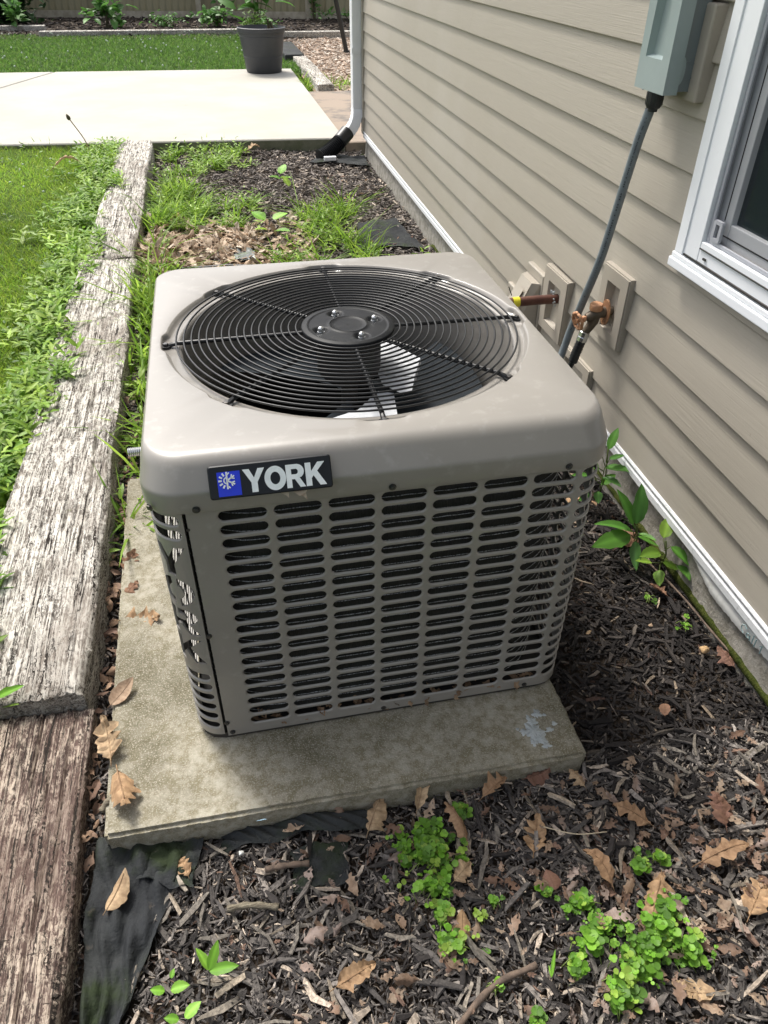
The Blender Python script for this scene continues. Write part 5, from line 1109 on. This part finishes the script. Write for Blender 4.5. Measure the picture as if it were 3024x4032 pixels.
tuft('weed_clump', rs(34, -.74, -.42, 4.0, 5.15), 16, (.10, .24), (.006, .012), 'big bright green weed clump beside the far timber', 51, leafy=3, group=TG)
tuft('weed_clump', rs(16, -.42, -.02, 3.95, 4.6), 12, (.08, .18), (.006, .012), 'lower sparse green weeds in the middle of the bed behind the unit', 52, leafy=3, group=TG)
tuft('weed_clump', rs(20, .22, .60, 3.1, 4.2), 16, (.10, .26), (.006, .011), 'tall grassy weeds just behind the fan top on the right', 53, leafy=4, group=TG)
tuft('weed_clump', rs(14, -.05, .25, 2.9, 3.5), 10, (.07, .18), (.005, .010), 'small weeds poking above the middle of the cap\'s rear edge', 54, leafy=3, group=TG)
tuft('weed_clump', rs(30, -.76, -.02, 5.45, 6.15), 10, (.06, .16), (.006, .011), 'low weeds along the front edge of the patio', 55, leafy=4, group=TG)
tuft('weed_clump', rs(30, -.73, -.60, 2.0, 3.6), 12, (.12, .30), (.007, .013), 'crabgrass between the timber and the rear left of the unit', 56, leafy=2, group=TG)
tuft('weed_clump', rs(12, -.71, -.63, 1.15, 1.95), 8, (.10, .26), (.007, .012), 'arching crabgrass leaning over the timber beside the unit', 57, leafy=2, group=TG)
tuft('weed_clump', rs(5, -.70, -.64, .80, 1.1), 6, (.10, .24), (.007, .012), 'few long grass blades beside the front left of the cap', 58, leafy=1, group=TG)
tuft('weed_clump', rs(8, .80, .95, 2.4, 3.2), 4, (.06, .12), (.005, .01), 'tiny weeds at the foundation behind the unit', 59, leafy=3, group=TG)
tuft('weed_clump', rs(10, 1.25, 1.7, 9.0, 9.8), 14, (.08, .2), (.01, .018), 'grass growing at the end of the far timber by the chip bed', 60, group='weeds round the patio')
tuft('weed_clump', rs(8, .93, 1.02, 8.9, 9.9), 14, (.08, .2), (.01, .018), 'grass at the right edge of the patio near the planter', 61, group='weeds round the patio')
tuft('weed_clump', rs(18, -3.6, -1.1, 6.2, 6.42), 14, (.06, .16), (.005, .010), 'ragged grass overhanging the patio at the lawn\'s end', 62, leafy=2, group='weeds round the patio')
# dandelion stalk
DS = thing('dandelion', (-1.30, 5.9, -0.58), 'gone to seed dandelion stalk standing against the bright patio', 'weed')
q = MB(); q.tube(spline([(-1.25, 5.9, -0.58), (-1.28, 5.9, -0.46), (-1.36, 5.92, -0.32)], 8), .004, 6); part('stem', q, mat('dry_stem', (.30, .22, .12), rough=.8), DS, True)
q = MB(); q.lathe([(0, 0), (.012, .006), (.016, .02), (.009, .042), (0, .05)], (-1.36, 5.92, -0.325), (-.4, .1, 1), 10); part('seed_head', q, M_bark, DS, True)
# chickweed
CP = [(.17, .38, .035), (.22, .44, .05), (.13, .29, .03), (.30, .46, .07), (.10, .22, .03)]
def chick(lab, blobs, cnt, seed, size=(.007, .014)):
    rr = random.Random(seed); o = bpy.data.objects.new('chickweed', None); COL.objects.link(o); o.location = (blobs[0][0], blobs[0][1], GZ); tag(o, lab, 'chickweed', 'bright green chickweed in the front mulch')
    protos = []
    for k in range(6):
        V = [(0, 0, 0)]; n = 9
        for i in range(n):
            a = 2 * PI * i / n; rx = .5 * (1 - .10 * math.cos(2 * a)) ; V.append((.5 + rx * math.cos(a) * 1.0, rx * .92 * math.sin(a), .10 * abs(math.sin(a)) + rr.uniform(-.03, .03)))
        V[0] = (.5, 0, -.03); protos.append((np.array(V), [(0, 1 + i, 1 + (i + 1) % n) for i in range(n)]))
    vs, fs, cs = [], [], []; o_ = 0; st = MB(); tot = sum(b[2] * b[3] for b in blobs)
    for i in range(cnt):
        b = rr.choices(blobs, [b[2] * b[3] for b in blobs])[0]; rad_ = abs(rr.gauss(0, .62)); a = rr.uniform(0, 6.28); x, y = b[0] + b[2] * rad_ * math.cos(a), b[1] + b[3] * rad_ * math.sin(a)
        if math.sin(x * 260) * math.sin(y * 230 + 1.3) + .35 * math.sin(x * 90 + y * 120) < rr.uniform(-.75, .05): continue
        hgt = b[4] * rr.uniform(.05, 1.15) + .014; z = float(gz(x, y)) + hgt; nlv = rr.choice((2, 4, 4)); a0 = rr.uniform(0, 6.28); base = np.array(rr.choice(CP)) * rr.uniform(.75, 1.15); s_ = size[0] + (size[1] - size[0]) * rr.random() ** 1.8
        if rr.random() < .45: st.tube([(x + rr.gauss(0, .01), y + rr.gauss(0, .01), float(gz(x, y)) + .004), (x, y, z - .001)], .0009, 4)
        for j in range(nlv):
            V, F = protos[rr.randrange(6)]; P = place_leaf(V, x, y, z + rr.uniform(0, .004), a0 + j * PI / (nlv / 2) + rr.uniform(-.2, .2), rr.gauss(.12, .22), rr.gauss(0, .2), s_ * (1 if j < 2 else .72)); vs.append(P); fs.append(np.array(F) + o_); cs.append(np.tile(base * rr.uniform(.85, 1.2), (len(P), 1))); o_ += len(P)
    l_ = mk('leaves', np.vstack(vs), np.vstack(fs).tolist(), M_leaf, o, True, colors=np.vstack(cs)); l_['kind'] = 'stuff'
    for k in range(10):
        b = blobs[k % len(blobs)]; a = rr.uniform(0, 6.28); x, y = b[0], b[1]; st.tube(spline([(x, y, float(gz(x, y)) + .02), (x + b[2] * .6 * math.cos(a), y + b[3] * .6 * math.sin(a), float(gz(x, y)) + .03), (x + b[2] * 1.05 * math.cos(a), y + b[3] * 1.05 * math.sin(a), float(gz(x, y)) + .02)], 5), .0011, 4)
    s_ = mk('stems', st.v, st.f, M_leaf, o, True, colors=np.tile(np.array([.32, .42, .12]), (len(st.v), 1))); s_['kind'] = 'stuff'
    return o
chick('dense chickweed patch running down from the pad in the front centre', [(-0.005, -0.335, .052, .052, .035), (0.005, -0.285, .04, .022, .03), (.085, -.255 , .018, .012, .03), (-0.02, -0.395, .045, .028, .03), (-0.015, -0.455, .026, .035, .025), (-0.010, -0.515, .034, .026, .022), (.055, -.36, .025, .02, .022), (-.055, -.31, .022, .03, .02)], 620, 71, (.005, .017))
chick('spreading chickweed patch at the lower right of the mulch', [(.375, -.585, .055, .045, .04), (.30, -.63, .045, .03, .032), (.335, -.60, .05, .03, .03), (.42, -.625, .035, .030, .03), (.245, -.565, .028, .028, .02), (.25, -.50, .045, .018, .02), (.29, -.545, .035, .022, .02), (.405, -.545, .03, .03, .035), (.405, -.455, .02, .02, .03), (.45, -.445, .022, .012, .02), (.195, -.465, .02, .015, .02), (.20, -.605, .015, .035, .02), (.255, -.665, .028, .024, .03)], 760, 72, (.005, .020))
chick('small chickweed sprig between the two larger patches', [(.055, -.475, .012, .01, .02), (.095, -.455, .014, .014, .015)], 26, 73)
chick('tiny seedling sprig at the bottom centre edge', [(.045, -.60, .014, .012, .015), (.105, -.665, .014, .02, .02)], 30, 74)
chick('tiny clover sprigs in the dark mulch by the foundation', [(.855, .165, .02, .03, .01), (.80, .27, .02, .02, .008)], 12, 75, (.008, .014))
# countable larger-leaved plants: each leaf a part
def plant(name, loc, lab, cat, leaves, pal, elong=.30, stem=True, seed=1, ser=0):
    rr = random.Random(seed); o = thing(name, loc, lab, cat); x0, y0, z0 = loc
    for i, (dx, dy, dz, az, pitch, L) in enumerate(leaves):
        V, F = leaf_mesh(1.0, elong, 0, rr.uniform(.05, .25), rr.uniform(.1, .4), seed * 13 + i, 12); P = place_leaf(V, x0 + dx, y0 + dy, z0 + dz, az, pitch, rr.gauss(0, .25), L)
        c = np.tile(np.array(pal[i % len(pal)]) * rr.uniform(.85, 1.15), (len(P), 1)); c[2::5] *= 1.5
        mk('leaf', P, F, M_leaf, o, True, colors=c)
    if stem:
        s = MB(); top = max(l[2] for l in leaves); s.tube([(x0, y0, z0 - .01), (x0 + .01, y0, z0 + top * .5), (x0, y0 + .005, z0 + top)], .0025, 6)
        for dx, dy, dz, *_ in leaves: s.tube([(x0, y0, z0 + dz * .75), (x0 + dx, y0 + dy, z0 + dz)], .0015, 5)
        mk('stem', s.v, s.f, M_leaf, o, True, colors=np.tile(np.array([.10, .14, .03]), (len(s.v), 1)))
    return o
SP = [(.075, .20, .028), (.10, .25, .035), (.06, .165, .028)]
plant('sapling', (0.845, 0.47, -0.635), 'green seedling with long glossy pointed leaves near the foundation', 'seedling',
      [(-.01, 0, .08, 2.9, .20, .125), (-.015, .0, .07, 3.4, .05, .155), (0, .01, .10, 1.2, 1.0, .125), (-.01, .01, .10, 2.1, .85, .120), (.01, 0, .06, -.4, -.4, .075), (.0, -.01, .05, -1.9, -.5, .095), (0, 0, .09, 2.6, .5, .06), (.01, 0, .07, -1.0, .1, .06)], SP, .36, True, 5)
plant('young_weed', (0.895, 0.385, -0.635), 'light green notched leaf weed hugging the foundation', 'weed',
      [(-.02, -.01, .07, 3.3, .1, .075), (.0, .02, .10, .9, .5, .075), (.01, -.01, .09, -1.1, -.4, .075), (-.02, -.03, .02, -2.0, -.2, .060), (-.03, .0, .025, 2.9, .1, .050), (.02, -.05, .05, -1.4, -.2, .060), (.0, -.01, .03, -.6, -.3, .05)], [(.14, .26, .03), (.17, .28, .035), (.08, .20, .03)], .55, True, 6)
plant('wall_weed', (0.860, 0.745, -0.635), 'leafy weed rising between the unit corner and the white starter strip', 'weed',
      [(0, 0, .20, .7, .9, .075), (-.02, 0, .18, 2.8, .1, .080), (.01, 0, .16, .1, .1, .055), (0, 0, .13, -.5, .0, .095), (-.02, 0, .12, 2.4, .4, .07), (0, 0, .09, -1.2, .1, .08), (-.02, .01, .08, 3.0, .2, .085), (.0, 0, .06, .4, .2, .07), (-.01, -.01, .04, -2.0, 0, .07), (-.04, 0, .10, 3.4, .3, .07), (-.05, .02, .15, 2.2, .7, .06), (-.03, 0, .03, -2.6, .0, .07)], SP, .42, True, 7)
plant('sprout', (-0.915, 0.165, -0.575), 'bright green sprout growing from the crack between the two near timbers', 'sprout',
      [(0, 0, .05, .15, .25, .070), (0, 0, .045, 2.9, .35, .065), (0, 0, .055, 1.6, .8, .030), (.005, 0, .02, -.3, .25, .050), (-.005, 0, .02, -2.2, .1, .035), (-.01, 0, .03, 3.0, .0, .02), (-.07, 0, .01, 2.8, .1, .045)], CP, .30, True, 8)
plant('rosette_weed', (-0.458, -0.478, -0.625), 'small smooth leaf rosette in the lower left mulch', 'weed',
      [(0, 0, .012, 1.1, .5, .050), (0, 0, .012, 2.1, .35, .045), (0, 0, .010, -.1, .15, .055), (0, 0, .008, .5, .2, .02)], CP, .38, False, 9)
plant('rosette_weed', (-0.535, -0.498, -0.622), 'pair of round green leaves left of the small rosette near the fabric', 'weed', [(0, 0, .012, 2.9, .2, .026), (.01, 0, .012, .0, .1, .034), (.01, .02, .01, 1.2, .2, .016)], CP, .60, False, 10)
plant('rosette_weed', (-0.510, -0.548, -0.622), 'leaf pair cut off by the bottom edge of the picture', 'weed', [(0, 0, .012, 2.9, .2, .026), (.01, 0, .014, .6, .1, .034)], CP, .60, False, 12)
plant('grass_seedling', (0.145, -0.615, -0.622), 'single grass blade seedling left of the lower right chickweed', 'seedling', [(0, 0, .012, 1.1, .5, .045), (0, 0, .01, 1.5, .3, .02)], CP, .16, False, 14)
plant('bed_weed', (0.20, 4.9, -0.63), 'lone yellowish weed in the middle of the far mulch', 'weed', [(0, 0, .08, 1, .5, .10), (0, 0, .05, -.6, .1, .09), (0, 0, .04, 3.0, .2, .09), (.04, -.2, .04, 2, .6, .1)], CP, .7, False, 15)
plant('bed_weed', (0.0, 3.85, -0.63), 'round leaved weed just behind the pale leaf litter', 'weed', [(0, 0, .06, 2.4, .3, .11), (.05, 0, .06, .4, .2, .11), (.04, -.2, .05, -.6, .1, .11), (0, -.1, .03, 3.3, .1, .08)], CP, .75, False, 16)
# plants at the back fence and in the pot
def bush(name, c, r, cnt, leafL, pal, lab, cat, seed, stems=7, elong=.45, group=None, hz0=-.62, fl=.6):
    rr = random.Random(seed); o = thing(name, (c[0], c[1], hz0), lab, cat, group); s = MB(); ends = []
    for k in range(stems):
        a = rr.uniform(0, 6.28); rd = r[0] * rr.uniform(.1, .8); p = (c[0] + rd * math.cos(a), c[1] + r[1] * rr.uniform(-.6, .6), c[2] + r[2] * rr.uniform(-.3, .8)); ends.append(p)
        s.tube(spline([(c[0] + rr.gauss(0, .03), c[1], hz0 - .02), ((c[0] + p[0]) / 2, (c[1] + p[1]) / 2, (hz0 + p[2]) / 2 + .05), p], 5), [.012 * (1 - .6 * i / 10) for i in range(11)], 5)
    mk('stems', s.v, s.f, M_bark, o, True)
    protos = [leaf_mesh(1.0, elong, 0, .25, rr.uniform(0, .4), seed * 3 + k, 5) for k in range(6)]; vs, fs, cs = [], [], []; o_ = 0
    for i in range(cnt):
        cl = rr.choice(ends); x = cl[0] + rr.gauss(0, r[0] * .28); y = cl[1] + rr.gauss(0, r[1] * .3); z = max(hz0 + .03, cl[2] + rr.gauss(0, r[2] * .35) - abs(rr.gauss(0, r[2] * .2)))
        V, F = protos[rr.randrange(6)]; P = place_leaf(V, x, y, z, rr.uniform(0, 6.28), rr.gauss(.1, .4), rr.gauss(0, .4), rr.uniform(*leafL)); vs.append(P); fs.append(np.array(F) + o_); cs.append(np.tile(np.array(rr.choice(pal)) * rr.uniform(.7, 1.25), (len(P), 1))); o_ += len(P)
    l_ = mk('foliage', np.vstack(vs), np.vstack(fs), M_leaf, o, True, colors=np.vstack(cs)); l_['kind'] = 'stuff'; return o
DK = [(.022, .055, .02), (.03, .075, .025), (.045, .095, .03)]; LG = [(.09, .22, .04), (.12, .27, .06), (.07, .17, .035)]
BG = 'plants in the bed along the back fence'
bush('shrub', (-4.35, 17.8, .05), (1.3, .5, .8), 6500, (.10, .22), DK, 'large dark shrub at the far left in front of the fence', 'shrub', 81, 16)
bush('leafy_plant', (-3.55, 16.4, -.38), (.22, .2, .16), 46, (.12, .24), LG, 'broad leaved plant in front of the dark shrub', 'plant', 82, 6, .5, BG)
bush('leafy_plant', (-1.95, 16.7, -.36), (.38, .2, .18), 70, (.16, .30), LG, 'big lime green broad leaved plant in front of the fence post', 'plant', 83, 8, .5, BG)
bush('leafy_plant', (-0.95, 16.9, -.50), (.45, .3, .10), 120, (.06, .13), LG, 'low mixed weeds below the left fence boards', 'plant', 84, 8, .5, BG)
bush('leafy_plant', (0.15, 16.5, -.42), (.38, .2, .14), 110, (.09, .18), LG, 'rounded light green plant at the edging behind the lawn', 'plant', 85, 8, .5, BG)
bush('leafy_plant', (0.30, 18.0, .0), (.24, .15, .45), 120, (.10, .18), LG, 'vine climbing the fence left of the middle post', 'plant', 86, 8, .5, BG)
bush('tall_weed', (0.78, 14.8, .0), (.40, .3, .42), 60, (.22, .42), LG, 'tall large leaved weed standing behind the planter', 'plant', 87, 7, .45, BG)
bush('tall_weed', (0.62, 14.2, -.42), (.30, .25, .22), 420, (.06, .12), [(.10, .20, .03), (.13, .24, .04)], 'feathery yellow green weed left of the planter', 'plant', 88, 10, .25, BG)
bush('leafy_plant', (2.2, 18.0, -.2), (.12, .1, .3), 60, (.06, .13), LG, 'thin vine on the fence post right of the planter', 'plant', 89, 6, .5, BG)
bush('leafy_plant', (2.9, 17.4, -.45), (.9, .3, .06), 150, (.06, .11), LG, 'low green weeds under the right fence boards', 'plant', 90, 10, .5, BG)
bush('potted_plant', (0.62, 10.2, -.03), (.14, .12, .05), 30, (.04, .08), LG, 'sparse green plant growing in the dark planter', 'plant', 91, 5, .5, None, -.10)

# ================================================================== SMALL THINGS
def stick(pts, r, lab, m_, name='twig'):
    q = MB(); P = spline(pts, 8); q.tube(P, [r * (1 + .15 * math.sin(i * 1.3)) for i in range(len(P))], 7); o = mk(name, q.v, q.f, m_, None, True); return tag(o, lab, name.replace('_', ' '))
M_twig = mat('twig_bark', (.16, .115, .085), (.09, .065, .05), scale=60, rough=.9)
M_oldwood = mat('old_wood', (.24, .21, .15), (.12, .10, .07), scale=40, stretch=(1, 6, 6), rough=.9, bump=.6, bscale=60)
def gzv(x, y, d): return (x, y, float(gz(x, y)) + d)
stick([gzv(.862, .44, .03), gzv(.895, .27, .035), gzv(.915, .12, .03), gzv(.925, .02, .03), gzv(.93, -.12, .03)], .0032, 'long bent twig lying along the mossy foundation', M_twig)
stick([gzv(-.06, -.66, .02), gzv(.04, -.60, .028), gzv(.13, -.585, .03)], .006, 'dark stick lying at the bottom centre of the mulch', M_twig, 'stick')
stick([gzv(-.425, -.355, .028), gzv(-.38, -.36, .03), gzv(-.325, -.375, .026)], .0065, 'greenish grey bark stick left of the chickweed', M_oldwood, 'stick')
stick([gzv(-.345, -.295, .028), gzv(-.30, -.297, .03), gzv(-.255, -.30, .026)], .006, 'dark bark stick just below the bunched fabric', M_twig, 'stick')
stick([gzv(-.675, -.12, .052), gzv(-.655, -.10, .062), gzv(-.60, -.075, .066)], .007, 'rotten bark piece at the left corner of the pad', M_oldwood, 'stick')
stick([gzv(.235, -.33, .03), gzv(.30, -.365, .034), gzv(.37, -.37, .028)], .0012, 'thin pale straw stalk across the front mulch', mat('straw', (.5, .42, .3), rough=.8), 'straw')
stick([gzv(-.55, 3.18, .05), gzv(-.2, 3.15, .06), gzv(.1, 3.05, .05), gzv(.3, 3.0, .04)], .012, 'dark irrigation tube half buried in leaf litter behind the unit', M_condk, 'tube')
# silver fitting left of the unit
F_ = thing('pipe_fitting', (-0.60, .80, -.30), 'silver threaded pipe fitting poking out left of the unit', 'pipe fitting')
q = MB(); q.tube([(-.48, .805, -.30), (-.575, .805, -.30)], .011, 14); q.lathe([(.0135 if i % 2 else .012, i * .0028) for i in range(14)], (-.612, .805, -.30), (1, 0, 0), 20, capb=True); part('threaded_end', q, M_chrome, F_, True)
def pebble(x, y, r, lab, col):
    import bmesh as bm_
    b = bm_.new(); bm_.ops.create_icosphere(b, subdivisions=3, radius=r)
    for v_ in b.verts: v_.co *= 1 + .28 * math.sin(v_.co.x * 2.2 / r + 1) * math.cos(v_.co.y * 2.9 / r) + R.uniform(-.06, .06); v_.co.z *= .7
    me_ = bpy.data.meshes.new('stone'); b.to_mesh(me_); b.free(); me_.materials.append(mat('stone_' + str(int(x * 100)), col, tuple(k * .7 for k in col), scale=80, rough=.85, bump=.6, bscale=120)); me_.polygons.foreach_set('use_smooth', [True] * len(me_.polygons))
    o = bpy.data.objects.new('stone', me_); COL.objects.link(o); o.location = (x, y, float(gz(x, y)) + .022); tag(o, lab, 'stone')
pebble(.862, .068, .013, 'rough orange tan stone on dark mulch near the foundation', (.55, .36, .18))
pebble(-.392, -.245, .006, 'tiny white pebble under the bunched fabric', (.7, .7, .66))
q = MB(); q.add([(-.352, -.2085, -.612), (-.335, -.2085, -.610), (-.330, -.213, -.606), (-.343, -.214, -.605), (-.352, -.213, -.606)], [(0, 1, 2, 3, 4)]); q.v = [(x, y - .004, z_ + .012) for x, y, z_ in q.v]
o = mk('plastic_scrap', q.v, q.f, mat('pale_blue_plastic', (.38, .58, .72), rough=.5)); tag(o, 'pale blue plastic scrap on the bunched fabric by the pad', 'plastic scrap')
q = MB(); gn = 8
for i in range(gn + 1):
    for j in range(gn + 1): q.v.append((-.24 + .13 * i / gn + R.uniform(-.01, .01), 3.30 + .2 * j / gn + R.uniform(-.01, .01), GZ + .035 + R.uniform(0, .02)))
q.f = [(i * (gn + 1) + j, i * (gn + 1) + j + 1, (i + 1) * (gn + 1) + j + 1, (i + 1) * (gn + 1) + j) for i in range(gn) for j in range(gn)]
o = mk('plastic_bag', q.v, q.f, mat('clear_plastic', (.34, .37, .36), rough=.3, trans=.5), None, True); tag(o, 'crumpled pale plastic sheet in the litter behind the unit', 'plastic sheet')
q = MB(); q.box(.62, .72, 5.52, 5.56, -.615, -.585, .004); o = mk('metal_offcut', q.v, q.f, M_galv); tag(o, 'short white metal offcut lying by the drain hose', 'offcut')
